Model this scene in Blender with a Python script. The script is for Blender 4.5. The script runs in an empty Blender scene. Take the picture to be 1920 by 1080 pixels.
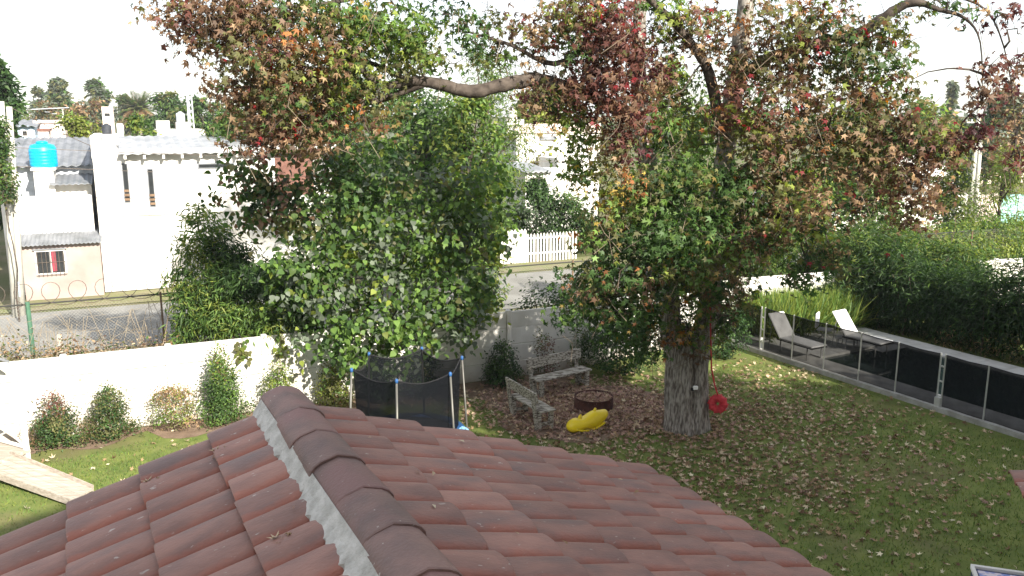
import bpy, math, random
import numpy as np
from mathutils import Vector, Matrix

# ------------------------------------------------------------------ camera, sky, sun, exposure
CAM_H, FPX = 6.6, 1600.0                       # eye height, focal length in pixels of a 1920 px wide frame
PITCH = math.atan(325 / 1600)
SUN_AZ, SUN_EL = math.radians(142), math.radians(30)   # sun stands behind the camera, to the right
SC = bpy.context.scene
COL = SC.collection
cam_data = bpy.data.cameras.new('camera')
cam_data.sensor_width = 36.0
cam_data.lens = 36.0 * FPX / 1920
cam_data.clip_end = 5000
cam_ob = bpy.data.objects.new('camera', cam_data)
cam_ob.location = (0, 0, CAM_H)
cam_ob.rotation_euler = (math.pi / 2 - PITCH, 0, 0)
COL.objects.link(cam_ob)
SC.camera = cam_ob

world = bpy.data.worlds.new('World')
SC.world = world
world.use_nodes = True
wn = world.node_tree
sky = wn.nodes.new('ShaderNodeTexSky')
sky.sky_type = 'NISHITA'
sky.sun_disc = False
sky.sun_elevation = SUN_EL
sky.sun_rotation = SUN_AZ
sky.air_density = 1.0
sky.dust_density = 1.0
sky.ozone_density = 1.0
# thin bright cloud veil over the whole sky, with faint blue showing through
w_tc = wn.nodes.new('ShaderNodeTexCoord'); w_no = wn.nodes.new('ShaderNodeTexNoise'); w_no.inputs['Scale'].default_value = 1.6; w_no.inputs['Detail'].default_value = 6
w_mr = wn.nodes.new('ShaderNodeMapRange'); w_mr.inputs['From Min'].default_value = .35; w_mr.inputs['From Max'].default_value = .62; w_mr.inputs['To Min'].default_value = .42; w_mr.inputs['To Max'].default_value = .95
w_mx = wn.nodes.new('ShaderNodeMix'); w_mx.data_type = 'RGBA'; w_mx.inputs['B'].default_value = (3.9, 3.9, 3.95, 1)
wn.links.new(w_tc.outputs['Generated'], w_no.inputs['Vector']); wn.links.new(w_no.outputs['Fac'], w_mr.inputs['Value']); wn.links.new(w_mr.outputs['Result'], w_mx.inputs['Factor'])
wn.links.new(sky.outputs[0], w_mx.inputs['A']); wn.links.new(w_mx.outputs['Result'], wn.nodes['Background'].inputs[0])
wn.nodes['Background'].inputs[1].default_value = 0.13

sun_data = bpy.data.lights.new('sun', 'SUN')
sun_data.energy = 5.0
sun_data.angle = math.radians(0.6)
sun_data.color = (1.0, 0.94, 0.84)
sun_ob = bpy.data.objects.new('sun', sun_data)
sdir = Vector((math.sin(SUN_AZ) * math.cos(SUN_EL), math.cos(SUN_AZ) * math.cos(SUN_EL), math.sin(SUN_EL)))
sun_ob.rotation_euler = sdir.to_track_quat('Z', 'Y').to_euler()
sun_ob.location = (10, -10, 30)
COL.objects.link(sun_ob)

SC.view_settings.view_transform = 'Standard'
SC.view_settings.look = 'None'
SC.view_settings.gamma = 1.0
SC.view_settings.exposure = 1.4
SC.render.engine = 'CYCLES'
SC.cycles.max_bounces = 6
SC.cycles.diffuse_bounces = 3
SC.cycles.glossy_bounces = 3
SC.cycles.transmission_bounces = 4
SC.cycles.transparent_max_bounces = 12
SC.cycles.use_denoising = True

rng = np.random.default_rng(11)
random.seed(5)
PI = math.pi

# ------------------------------------------------------------------ where a pixel of the photograph lies in the place
CP, SP = math.cos(PITCH), math.sin(PITCH)
def ray(px, py):
    u, v = (px - 960) / FPX, (540 - py) / FPX
    return Vector((u, CP + v * SP, -SP + v * CP))
def gp(px, py, z=0.0):
    d = ray(px, py); t = (z - CAM_H) / d.z
    return Vector((d.x * t, d.y * t, z))
def at(px, py, Y):
    d = ray(px, py); t = Y / d.y
    return Vector((d.x * t, Y, CAM_H + d.z * t))
# street frame: s along the boundary wall, n away from the camera
A0 = Vector((-10.41, 16.37, 0)); U = Vector((0.9127, 0.4087, 0)); N = Vector((-0.4087, 0.9127, 0))
ST_ANG = math.atan2(U.y, U.x)
def W(s, n, z=0.0):
    return A0 + U * s + N * n + Vector((0, 0, z))
def hit(px, py, n):
    d = ray(px, py); o = A0 + N * n
    t = o.dot(N) / d.dot(N)
    p = Vector((d.x * t, d.y * t, CAM_H + d.z * t))
    return (p - o).dot(U), p.z
# pool frame
F0 = gp(1385, 650); FD = (gp(1920, 823) - F0).normalized(); FR = Vector((-FD.y, FD.x, 0))
FP_ANG = math.atan2(FD.y, FD.x)
def Q(a, b, z=0.0):
    return F0 + FD * a + FR * b + Vector((0, 0, z))

# ------------------------------------------------------------------ materials
def nd(nt, kind, **kw):
    n = nt.nodes.new(kind)
    for k, v in kw.items():
        setattr(n, k, v)
    return n
def mat(name, col, col2=None, rough=.8, scale=5, stretch=(1, 1, 1), detail=5, lo=.35, hi=.65, bump=0, bscale=40, spec=.3,
        metal=0, objvar=0, specks=None, col3=None, scale3=2, lo3=.5, hi3=.65, world=False):
    m = bpy.data.materials.new(name); m.use_nodes = True
    nt = m.node_tree; b = nt.nodes['Principled BSDF']; L = nt.links
    tc = nd(nt, 'ShaderNodeTexCoord'); mp = nd(nt, 'ShaderNodeMapping')
    mp.inputs['Scale'].default_value = stretch
    if world:
        ge = nd(nt, 'ShaderNodeNewGeometry'); L.new(ge.outputs['Position'], mp.inputs['Vector'])
    else:
        L.new(tc.outputs['Object'], mp.inputs['Vector'])
    no = nd(nt, 'ShaderNodeTexNoise'); no.inputs['Scale'].default_value = scale; no.inputs['Detail'].default_value = detail
    oi = nd(nt, 'ShaderNodeObjectInfo')
    vec = mp.outputs['Vector']
    if objvar:
        ad = nd(nt, 'ShaderNodeVectorMath', operation='MULTIPLY_ADD')
        cb = nd(nt, 'ShaderNodeCombineXYZ')
        for i in range(3): L.new(oi.outputs['Random'], cb.inputs[i])
        ad.inputs[1].default_value = (37, 21, 53)
        L.new(cb.outputs[0], ad.inputs[0]); L.new(vec, ad.inputs[2]); vec = ad.outputs[0]
    L.new(vec, no.inputs['Vector'])
    rp = nd(nt, 'ShaderNodeValToRGB')
    if col2 is None: col2 = tuple(c * .7 for c in col)
    rp.color_ramp.elements[0].position = lo; rp.color_ramp.elements[1].position = hi
    rp.color_ramp.elements[0].color = (*col2, 1); rp.color_ramp.elements[1].color = (*col, 1)
    L.new(no.outputs['Fac'], rp.inputs['Fac']); out = rp.outputs['Color']
    if col3 is not None:
        n3 = nd(nt, 'ShaderNodeTexNoise'); n3.inputs['Scale'].default_value = scale3; n3.inputs['Detail'].default_value = 6
        L.new(vec, n3.inputs['Vector'])
        mr = nd(nt, 'ShaderNodeMapRange'); mr.inputs['From Min'].default_value = lo3; mr.inputs['From Max'].default_value = hi3
        L.new(n3.outputs['Fac'], mr.inputs['Value'])
        mx = nd(nt, 'ShaderNodeMix', data_type='RGBA'); mx.inputs['B'].default_value = (*col3, 1)
        L.new(mr.outputs['Result'], mx.inputs['Factor']); L.new(out, mx.inputs['A']); out = mx.outputs['Result']
    if specks is not None:
        ns_ = nd(nt, 'ShaderNodeTexNoise'); ns_.inputs['Scale'].default_value = specks[1]; ns_.inputs['Detail'].default_value = 3
        L.new(vec, ns_.inputs['Vector'])
        mr = nd(nt, 'ShaderNodeMapRange'); mr.inputs['From Min'].default_value = specks[2]; mr.inputs['From Max'].default_value = specks[2] + .05
        mr.inputs['To Max'].default_value = .75
        L.new(ns_.outputs['Fac'], mr.inputs['Value'])
        mx = nd(nt, 'ShaderNodeMix', data_type='RGBA'); mx.inputs['B'].default_value = (*specks[0], 1)
        L.new(mr.outputs['Result'], mx.inputs['Factor']); L.new(out, mx.inputs['A']); out = mx.outputs['Result']
    if objvar:
        hs = nd(nt, 'ShaderNodeHueSaturation'); mr = nd(nt, 'ShaderNodeMapRange')
        mr.inputs['To Min'].default_value = 1 - objvar; mr.inputs['To Max'].default_value = 1 + objvar
        L.new(oi.outputs['Random'], mr.inputs['Value']); L.new(mr.outputs['Result'], hs.inputs['Value'])
        L.new(out, hs.inputs['Color']); out = hs.outputs['Color']
    L.new(out, b.inputs['Base Color'])
    b.inputs['Roughness'].default_value = rough; b.inputs['Metallic'].default_value = metal
    b.inputs['Specular IOR Level'].default_value = spec
    if bump:
        nb = nd(nt, 'ShaderNodeTexNoise'); nb.inputs['Scale'].default_value = bscale; nb.inputs['Detail'].default_value = 6
        L.new(vec, nb.inputs['Vector'])
        bp = nd(nt, 'ShaderNodeBump'); bp.inputs['Strength'].default_value = bump; bp.inputs['Distance'].default_value = .02
        L.new(nb.outputs['Fac'], bp.inputs['Height']); L.new(bp.outputs['Normal'], b.inputs['Normal'])
    return m
def leaf_mat(name, transl=.35, rough=.55, spec=.35):
    m = bpy.data.materials.new(name); m.use_nodes = True
    nt = m.node_tree; b = nt.nodes['Principled BSDF']; L = nt.links
    at_ = nd(nt, 'ShaderNodeAttribute', attribute_name='Col')
    L.new(at_.outputs['Color'], b.inputs['Base Color'])
    b.inputs['Roughness'].default_value = rough; b.inputs['Specular IOR Level'].default_value = spec
    tr = nd(nt, 'ShaderNodeBsdfTranslucent'); hs = nd(nt, 'ShaderNodeHueSaturation')
    hs.inputs['Saturation'].default_value = 1.15; hs.inputs['Value'].default_value = 1.5
    L.new(at_.outputs['Color'], hs.inputs['Color']); L.new(hs.outputs['Color'], tr.inputs['Color'])
    mx = nd(nt, 'ShaderNodeMixShader'); mx.inputs[0].default_value = transl
    L.new(b.outputs[0], mx.inputs[1]); L.new(tr.outputs[0], mx.inputs[2])
    L.new(mx.outputs[0], nt.nodes['Material Output'].inputs[0])
    return m
def net_mat(name, col, cover):
    m = bpy.data.materials.new(name); m.use_nodes = True
    nt = m.node_tree; b = nt.nodes['Principled BSDF']
    b.inputs['Base Color'].default_value = (*col, 1); b.inputs['Roughness'].default_value = .9; b.inputs['Specular IOR Level'].default_value = .05
    tr = nd(nt, 'ShaderNodeBsdfTransparent'); mx = nd(nt, 'ShaderNodeMixShader')
    tc = nd(nt, 'ShaderNodeTexCoord'); no = nd(nt, 'ShaderNodeTexNoise'); no.inputs['Scale'].default_value = 3
    mr = nd(nt, 'ShaderNodeMapRange'); mr.inputs['To Min'].default_value = cover - .06; mr.inputs['To Max'].default_value = cover + .06
    nt.links.new(tc.outputs['Object'], no.inputs['Vector']); nt.links.new(no.outputs['Fac'], mr.inputs['Value'])
    nt.links.new(mr.outputs['Result'], mx.inputs[0])
    nt.links.new(tr.outputs[0], mx.inputs[1]); nt.links.new(b.outputs[0], mx.inputs[2])
    nt.links.new(mx.outputs[0], nt.nodes['Material Output'].inputs[0])
    return m
def link_mat(name, col):
    """woven diamond wire: thin lines crossing, see-through between them"""
    m = bpy.data.materials.new(name); m.use_nodes = True
    nt = m.node_tree; b = nt.nodes['Principled BSDF']; L = nt.links
    b.inputs['Base Color'].default_value = (*col, 1); b.inputs['Roughness'].default_value = .5
    tc = nd(nt, 'ShaderNodeTexCoord'); res = []
    sep = nd(nt, 'ShaderNodeSeparateXYZ'); L.new(tc.outputs['Object'], sep.inputs[0])
    for op in ('ADD', 'SUBTRACT'):
        a = nd(nt, 'ShaderNodeMath', operation=op); L.new(sep.outputs['X'], a.inputs[0]); L.new(sep.outputs['Z'], a.inputs[1])
        s = nd(nt, 'ShaderNodeMath', operation='DIVIDE'); L.new(a.outputs[0], s.inputs[0]); s.inputs[1].default_value = .085
        f = nd(nt, 'ShaderNodeMath', operation='FRACT'); L.new(s.outputs[0], f.inputs[0])
        l = nd(nt, 'ShaderNodeMath', operation='LESS_THAN'); L.new(f.outputs[0], l.inputs[0]); l.inputs[1].default_value = .042
        res.append(l)
    mxx = nd(nt, 'ShaderNodeMath', operation='MAXIMUM'); L.new(res[0].outputs[0], mxx.inputs[0]); L.new(res[1].outputs[0], mxx.inputs[1])
    tr = nd(nt, 'ShaderNodeBsdfTransparent'); mx = nd(nt, 'ShaderNodeMixShader')
    L.new(mxx.outputs[0], mx.inputs[0]); L.new(tr.outputs[0], mx.inputs[1]); L.new(b.outputs[0], mx.inputs[2])
    L.new(mx.outputs[0], nt.nodes['Material Output'].inputs[0])
    return m

M = {}
M['tile'] = mat('clay_tile', (.275, .142, .108), (.18, .098, .079), rough=.6, scale=8, stretch=(1, .45, 1), objvar=.17, specks=((.42, .38, .34), 42, .69),
                col3=(.14, .098, .09), scale3=4.5, lo3=.53, hi3=.74, bump=.25, bscale=90, spec=.4)
def rim(m, x0, x1, col):
    """clay stays red along the long edges of a tile where the crown has weathered"""
    nt = m.node_tree; L = nt.links; hs = [n for n in nt.nodes if n.type == 'HUE_SAT'][0]; src = hs.inputs['Color'].links[0].from_socket
    tc = nd(nt, 'ShaderNodeTexCoord'); sp = nd(nt, 'ShaderNodeSeparateXYZ'); L.new(tc.outputs['Object'], sp.inputs[0])
    ab = nd(nt, 'ShaderNodeMath', operation='ABSOLUTE'); L.new(sp.outputs['X'], ab.inputs[0])
    no = nd(nt, 'ShaderNodeTexNoise'); no.inputs['Scale'].default_value = 16; L.new(tc.outputs['Object'], no.inputs['Vector'])
    ad = nd(nt, 'ShaderNodeMath', operation='MULTIPLY_ADD'); L.new(no.outputs['Fac'], ad.inputs[0]); ad.inputs[1].default_value = .06; L.new(ab.outputs[0], ad.inputs[2])
    mr = nd(nt, 'ShaderNodeMapRange'); mr.inputs['From Min'].default_value = x0; mr.inputs['From Max'].default_value = x1; mr.inputs['To Max'].default_value = .8; L.new(ad.outputs[0], mr.inputs['Value'])
    mx = nd(nt, 'ShaderNodeMix', data_type='RGBA'); mx.inputs['B'].default_value = (*col, 1); L.new(mr.outputs['Result'], mx.inputs['Factor']); L.new(src, mx.inputs['A']); L.new(mx.outputs['Result'], hs.inputs['Color'])
rim(M['tile'], .105, .15, (.33, .115, .075))
M['cap'] = mat('weathered_ridge_clay', (.20, .118, .097), (.13, .083, .072), rough=.6, scale=7, objvar=.14, specks=((.40, .37, .34), 38, .70), col3=(.2, .105, .092), scale3=3,
               bump=.3, bscale=70, spec=.4)
M['deck'] = mat('roof_underlay', (.16, .06, .05), rough=.9)
M['mortar'] = mat('mortar', (.52, .50, .46), (.36, .345, .31), rough=.95, scale=14, bump=.5, bscale=60)
M['plaster'] = mat('cream_plaster', (.68, .64, .56), (.6, .56, .48), rough=.9, scale=2)
M['concrete_wall'] = mat('whitewashed_concrete', (.66, .64, .59), (.52, .50, .45), rough=.9, scale=1.7, objvar=.05,
                         col3=(.40, .34, .27), scale3=1.1, lo3=.56, hi3=.78, bump=.2, bscale=30)
def splash(m, top, col):
    nt = m.node_tree; L = nt.links; b = nt.nodes['Principled BSDF']; src = b.inputs['Base Color'].links[0].from_socket
    ge = nd(nt, 'ShaderNodeNewGeometry'); sp = nd(nt, 'ShaderNodeSeparateXYZ'); L.new(ge.outputs['Position'], sp.inputs[0])
    no = nd(nt, 'ShaderNodeTexNoise'); no.inputs['Scale'].default_value = 2.6; no.inputs['Detail'].default_value = 7; L.new(ge.outputs['Position'], no.inputs['Vector'])
    ad = nd(nt, 'ShaderNodeMath', operation='MULTIPLY_ADD'); L.new(no.outputs['Fac'], ad.inputs[0]); ad.inputs[1].default_value = -top * 1.6; L.new(sp.outputs['Z'], ad.inputs[2])
    mr = nd(nt, 'ShaderNodeMapRange'); mr.inputs['From Min'].default_value = -top * .35; mr.inputs['From Max'].default_value = -top * 1.0; mr.inputs['To Max'].default_value = .8; L.new(ad.outputs[0], mr.inputs['Value'])
    mx = nd(nt, 'ShaderNodeMix', data_type='RGBA'); mx.inputs['B'].default_value = (*col, 1); L.new(mr.outputs['Result'], mx.inputs['Factor']); L.new(src, mx.inputs['A']); L.new(mx.outputs['Result'], b.inputs['Base Color'])
splash(M['concrete_wall'], .55, (.26, .185, .12))
M['lawn'] = mat('lawn_turf', (.165, .192, .056), (.105, .138, .038), rough=.95, scale=2.2, world=True, col3=(.15, .125, .066), scale3=.5, lo3=.51, hi3=.74,
                bump=.6, bscale=50, spec=.1)
M['ground'] = mat('dry_ground', (.16, .14, .085), (.09, .105, .04), rough=.95, scale=.4, world=True, bump=.4, bscale=8, spec=.1)
M['soil'] = mat('bare_soil', (.23, .165, .12), (.15, .105, .075), rough=.95, scale=3, world=True, bump=.6, bscale=22, spec=.1)
M['road'] = mat('grey_road', (.25, .245, .23), (.18, .175, .16), rough=.95, scale=.8, world=True, bump=.2, bscale=30, spec=.15)
M['pave'] = mat('pale_paving', (.52, .51, .48), (.40, .39, .36), rough=.85, scale=3, objvar=.06, bump=.2, bscale=40)
M['kerb'] = mat('kerb_concrete', (.40, .39, .36), (.27, .26, .23), rough=.9, scale=5, bump=.3, bscale=40)
M['white'] = mat('white_paint', (.74, .72, .68), (.6, .58, .53), rough=.85, scale=1.2, col3=(.42, .37, .31), scale3=.7, lo3=.56, hi3=.85)
M['pink'] = mat('faded_pink_render', (.37, .30, .27), (.28, .22, .195), rough=.9, scale=1.1)
M['zinc'] = mat('corrugated_zinc', (.42, .43, .44), (.28, .29, .3), rough=.5, scale=1.3, metal=.3, spec=.5)
M['zinc_dark'] = mat('weathered_zinc', (.24, .25, .27), (.15, .16, .17), rough=.6, scale=2, metal=.2)
M['dark_glass'] = mat('dark_glass', (.03, .033, .035), rough=.15, spec=.6)
M['wood_grey'] = mat('weathered_wood', (.42, .39, .33), (.10, .08, .06), rough=.9, scale=7, stretch=(.6, 3, 6), lo=.42, hi=.54, objvar=.08, bump=.4, bscale=30)
M['wood_pale'] = mat('pale_wood', (.44, .385, .32), (.30, .25, .20), rough=.8, scale=6, stretch=(.4, 4, 4))
M['wood_brown'] = mat('brown_wood', (.2, .13, .08), rough=.8, scale=6)
M['rust'] = mat('rusted_steel', (.10, .040, .030), (.045, .022, .02), rough=.85, scale=5, bump=.3, bscale=30)
M['ash'] = mat('ash', (.2, .165, .145), (.11, .085, .075), rough=.95, scale=8, bump=.6, bscale=30)
M['yellow'] = mat('yellow_plastic', (.85, .65, .015), (.75, .55, .01), rough=.4, scale=3, spec=.5)
M['red'] = mat('red_webbing', (.60, .055, .065), (.42, .03, .04), rough=.7, scale=10)
M['bark'] = mat('furrowed_bark', (.33, .30, .26), (.11, .092, .076), rough=.95, scale=4, stretch=(6, 6, 1.5), lo=.38, hi=.6, bump=.8, bscale=6, spec=.1)
M['branch'] = mat('branch_bark', (.105, .085, .07), (.045, .036, .03), rough=.95, scale=6, bump=.5, bscale=20, spec=.1)
M['twig'] = mat('pale_twig', (.21, .17, .125), (.12, .09, .065), rough=.9, scale=6, spec=.1)
M['net'] = net_mat('black_pool_net', (.008, .008, .009), .885)
M['tnet'] = net_mat('black_trampoline_net', (.007, .008, .010), .78)
M['alu'] = mat('aluminium', (.55, .55, .53), (.45, .45, .43), rough=.4, metal=.4, scale=4)
M['blue_plastic'] = mat('blue_plastic', (.03, .10, .26), rough=.4)
M['galv'] = mat('galvanised_tube', (.13, .125, .11), (.09, .088, .078), rough=.45, metal=.3, scale=4)
M['black'] = mat('black_fabric', (.015, .015, .017), rough=.8)
M['cushion'] = mat('white_sling', (.74, .735, .72), (.66, .65, .63), rough=.8, scale=6)
M['water'] = mat('pool_water', (.035, .055, .05), (.025, .04, .036), rough=.04, scale=1, spec=.6, bump=.05, bscale=4)
M['pool_wall'] = mat('pool_lining', (.16, .2, .19), rough=.6)
M['green_paint'] = mat('green_post_paint', (.07, .16, .10), (.05, .11, .07), rough=.6, scale=6)
M['wire'] = mat('rusty_wire', (.13, .105, .085), rough=.6)
M['link'] = link_mat('diamond_wire', (.30, .30, .27))
M['cyan'] = mat('cyan_tank', (.0, .42, .75), rough=.4, spec=.5)
M['tank_black'] = mat('black_tank', (.05, .055, .065), rough=.5)
M['tank_grey'] = mat('grey_tank', (.55, .58, .62), rough=.5)
M['pole'] = mat('concrete_pole', (.50, .49, .43), (.40, .39, .34), rough=.9, scale=3)
M['brick'] = mat('brick_red', (.2, .10, .075), (.14, .07, .055), rough=.9, scale=6)
M['lightblue'] = mat('pale_blue_render', (.42, .55, .66), (.35, .47, .58), rough=.9)
M['mint'] = mat('mint_wall', (.35, .66, .60), rough=.9)
M['palepink'] = mat('pale_pink_render', (.70, .58, .52), (.6, .5, .45), rough=.9)
M['greenroof'] = mat('mossy_roof', (.22, .26, .2), (.16, .18, .14), rough=.9)
M['curtain'] = mat('red_curtain', (.28, .05, .07), rough=.8)
M['navy'] = mat('navy_plastic', (.02, .03, .12), rough=.4)
M['print'] = mat('printed_panel', (.62, .55, .6), (.2, .25, .5), rough=.5, scale=14, lo=.45, hi=.55)
M['hose'] = mat('pale_blue_hose', (.2, .42, .68), rough=.5)
M['rope'] = mat('rope', (.35, .3, .22), rough=.9)
LEAF = leaf_mat('foliage_leaf', .42); GRASS = leaf_mat('grass_blade', .25, .7, .2); DRY = leaf_mat('dry_leaf', .12, .8, .15)

# ------------------------------------------------------------------ mesh building
def rotz(a):
    c, s = math.cos(a), math.sin(a)
    return np.array([[c, -s, 0], [s, c, 0], [0, 0, 1.]])
class MB:
    def __init__(self): self.v = []; self.f = []; self.n = 0
    def add(self, v, f):
        self.v.append(np.asarray(v, float)); self.f += [tuple(i + self.n for i in q) for q in f]; self.n += len(v)
        return self
    def box(self, c, s, R=None, taper=1.0):
        x, y, z = s[0] / 2, s[1] / 2, s[2] / 2; t = taper
        v = np.array([[-x, -y, -z], [x, -y, -z], [x, y, -z], [-x, y, -z], [-x * t, -y * t, z], [x * t, -y * t, z], [x * t, y * t, z], [-x * t, y * t, z]])
        if R is not None: v = v @ np.asarray(R).T
        return self.add(v + np.asarray(c, float), [(0, 3, 2, 1), (4, 5, 6, 7), (0, 1, 5, 4), (1, 2, 6, 5), (2, 3, 7, 6), (3, 0, 4, 7)])
    def bevel_box(self, c, s, b=.01, R=None):
        x, y, z = s[0] / 2, s[1] / 2, s[2] / 2
        v = []
        for zz, k in ((-z, b), (-z + b, 0), (z - b, 0), (z, b)):
            X, Y = x - k, y - k; bb = min(b, X, Y)
            v += [(-X + bb, -Y, zz), (X - bb, -Y, zz), (X, -Y + bb, zz), (X, Y - bb, zz), (X - bb, Y, zz), (-X + bb, Y, zz), (-X, Y - bb, zz), (-X, -Y + bb, zz)]
        f = [tuple(reversed(range(8))), tuple(range(24, 32))]
        for r in range(3):
            for i in range(8):
                j = (i + 1) % 8; f.append((r * 8 + i, r * 8 + j, r * 8 + 8 + j, r * 8 + 8 + i))
        v = np.array(v)
        if R is not None: v = v @ np.asarray(R).T
        return self.add(v + np.asarray(c, float), f)
    def tube(self, pts, rad, seg=6, cap=True):
        pts = [Vector(p) for p in pts]; n = len(pts)
        if not hasattr(rad, '__len__'): rad = [rad] * n
        v, f = [], []; ref = None
        for i in range(n):
            d = (pts[min(i + 1, n - 1)] - pts[max(i - 1, 0)])
            d = d.normalized() if d.length > 1e-9 else Vector((0, 0, 1))
            if ref is None: ref = d.orthogonal().normalized()
            ref = (ref - d * ref.dot(d)); ref = ref.normalized() if ref.length > 1e-6 else d.orthogonal().normalized()
            b = d.cross(ref)
            for k in range(seg):
                a = 2 * PI * k / seg
                v.append(pts[i] + (ref * math.cos(a) + b * math.sin(a)) * rad[i])
        for i in range(n - 1):
            for k in range(seg):
                j = (k + 1) % seg; f.append((i * seg + k, i * seg + j, (i + 1) * seg + j, (i + 1) * seg + k))
        if cap:
            f.append(tuple(reversed(range(seg)))); f.append(tuple(range((n - 1) * seg, n * seg)))
        return self.add([tuple(p) for p in v], f)
    def lathe(self, c, prof, seg=20, cap=True):
        v, f = [], []; n = len(prof)
        for r, z in prof:
            for k in range(seg):
                a = 2 * PI * k / seg; v.append((c[0] + r * math.cos(a), c[1] + r * math.sin(a), c[2] + z))
        for i in range(n - 1):
            for k in range(seg):
                j = (k + 1) % seg; f.append((i * seg + k, i * seg + j, (i + 1) * seg + j, (i + 1) * seg + k))
        if cap:
            f.append(tuple(reversed(range(seg)))); f.append(tuple(range((n - 1) * seg, n * seg)))
        return self.add(v, f)
    def poly(self, pts): return self.add([tuple(p) for p in pts], [tuple(range(len(pts)))])
    def prism(self, pts, dz):
        n = len(pts); v = [tuple(p) for p in pts] + [(p[0], p[1], p[2] + dz) for p in pts]
        return self.add(v, [tuple(reversed(range(n))), tuple(range(n, 2 * n))] + [(i, (i + 1) % n, n + (i + 1) % n, n + i) for i in range(n)])
    def mesh(self, name, material, smooth=False):
        me = bpy.data.meshes.new(name)
        me.from_pydata(np.concatenate(self.v).tolist(), [], self.f)
        me.materials.append(M[material] if isinstance(material, str) else material)
        if smooth: me.polygons.foreach_set('use_smooth', [True] * len(me.polygons))
        me.update(); return me
    def build(self, name, material, parent=None, smooth=False):
        return obj(name, self.mesh(name, material, smooth), parent)
def obj(name, me, parent=None):
    o = bpy.data.objects.new(name, me); COL.objects.link(o)
    if parent is not None:
        o.parent = parent
        o.matrix_parent_inverse = world_of(parent).inverted()
    return o
def world_of(o):
    m = o.matrix_basis.copy()
    return (world_of(o.parent) @ o.matrix_parent_inverse @ m) if o.parent else m
def thing(name, label, cat, loc=(0, 0, 0), group=None, rz=0):
    o = bpy.data.objects.new(name, None); COL.objects.link(o); o.location = loc; o.rotation_euler = (0, 0, rz)
    o.empty_display_size = .2
    return tag(o, label, cat, group)
def tag(o, label=None, cat=None, group=None, kind=None):
    if label: o['label'] = label
    if cat: o['category'] = cat
    if group: o['group'] = group
    if kind: o['kind'] = kind
    return o
def struct(o): o['kind'] = 'structure'; return o
def stuff(o): o['kind'] = 'stuff'; return o

# ------------------------------------------------------------------ foliage
def T_star():
    L = [(90, 1.0), (28, .92), (-32, .62), (-148 + 360, .62), (152, .92)]
    order = sorted(L, key=lambda q: (q[0] + 360) % 360)
    v = [(0, 0, 0)]
    ang = [(-32, .62), (28, .92), (90, 1.0), (152, .92), (212, .62)]
    for i, (a, r) in enumerate(ang):
        v.append((r * math.cos(math.radians(a)), r * math.sin(math.radians(a)), -.35 * r * r))
        b = ang[(i + 1) % 5][0] + (360 if i == 4 else 0)
        mid = (a + b) / 2 if i < 4 else 270
        k = .36 if i < 4 else .2
        v.append((k * math.cos(math.radians(mid)), k * math.sin(math.radians(mid)), .04))
    f = [(0, 1 + i, 1 + (i + 1) % 10) for i in range(10)]
    return np.array(v) * [1, 1, 1] * .62, np.array(f)
def T_heart():
    v = [(0, 0, 0), (-.38, .10, .10), (-.42, .42, .06), (0, 1.05, -.12), (.42, .42, .06), (.38, .10, .10), (0, .45, 0)]
    f = [(0, 6, 1), (1, 6, 2), (2, 6, 3), (3, 6, 4), (4, 6, 5), (5, 6, 0)]
    return np.array(v), np.array(f)
def T_lance():
    v = [(0, 0, 0), (-.09, .4, .03), (0, 1, -.18), (.09, .4, .03)]
    return np.array(v), np.array([(0, 2, 1), (0, 3, 2)])
def T_oval():
    v = [(0, 0, 0), (-.26, .35, .08), (0, 1, -.1), (.26, .35, .08)]
    return np.array(v), np.array([(0, 2, 1), (0, 3, 2)])
def T_blade():
    v = [(-.10, 0, 0), (.10, 0, 0), (0, 1, .1)]
    return np.array(v), np.array([(0, 1, 2)])
def T_arch():
    v = [(-.016, 0, 0), (.016, 0, 0), (.013, .55, .0), (-.013, .55, .0), (0, 1.0, -.22)]
    return np.array(v), np.array([(0, 1, 2), (0, 2, 3), (3, 2, 4)])
STAR, HEART, LANCE, OVAL, BLADE, ARCH = T_star(), T_heart(), T_lance(), T_oval(), T_blade(), T_arch()
def unit(a): return a / np.maximum(np.linalg.norm(a, axis=1, keepdims=True), 1e-9)
def leaf_mesh(name, P, Nr, Tp, S, C, tmpl, material, curl=None):
    tv, tf = tmpl; n = len(P); k = len(tv)
    Nr = unit(Nr); Tp = unit(Tp - Nr * np.sum(Tp * Nr, 1, keepdims=True)); X = np.cross(Tp, Nr)
    if curl is None: curl = np.ones(n)
    V = P[:, None, :] + S[:, None, None] * (tv[None, :, 0, None] * X[:, None] + tv[None, :, 1, None] * Tp[:, None] + (tv[None, :, 2] * curl[:, None])[..., None] * Nr[:, None])
    V = V.reshape(-1, 3).astype(np.float32)
    F = (tf[None] + (np.arange(n) * k)[:, None, None]).reshape(-1, 3)
    me = bpy.data.meshes.new(name)
    me.vertices.add(len(V)); me.vertices.foreach_set('co', V.ravel())
    me.loops.add(F.size); me.loops.foreach_set('vertex_index', F.ravel().astype(np.int32))
    me.polygons.add(len(F)); me.polygons.foreach_set('loop_start', np.arange(0, F.size, 3, dtype=np.int32))
    me.polygons.foreach_set('loop_total', np.full(len(F), 3, np.int32))
    a = me.color_attributes.new('Col', 'FLOAT_COLOR', 'POINT')
    c = np.ones((n, k, 4), np.float32); c[:, :, :3] = C[:, None]
    a.data.foreach_set('color', c.ravel())
    me.materials.append(material)
    me.update(calc_edges=True); me.validate()
    return me
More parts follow.
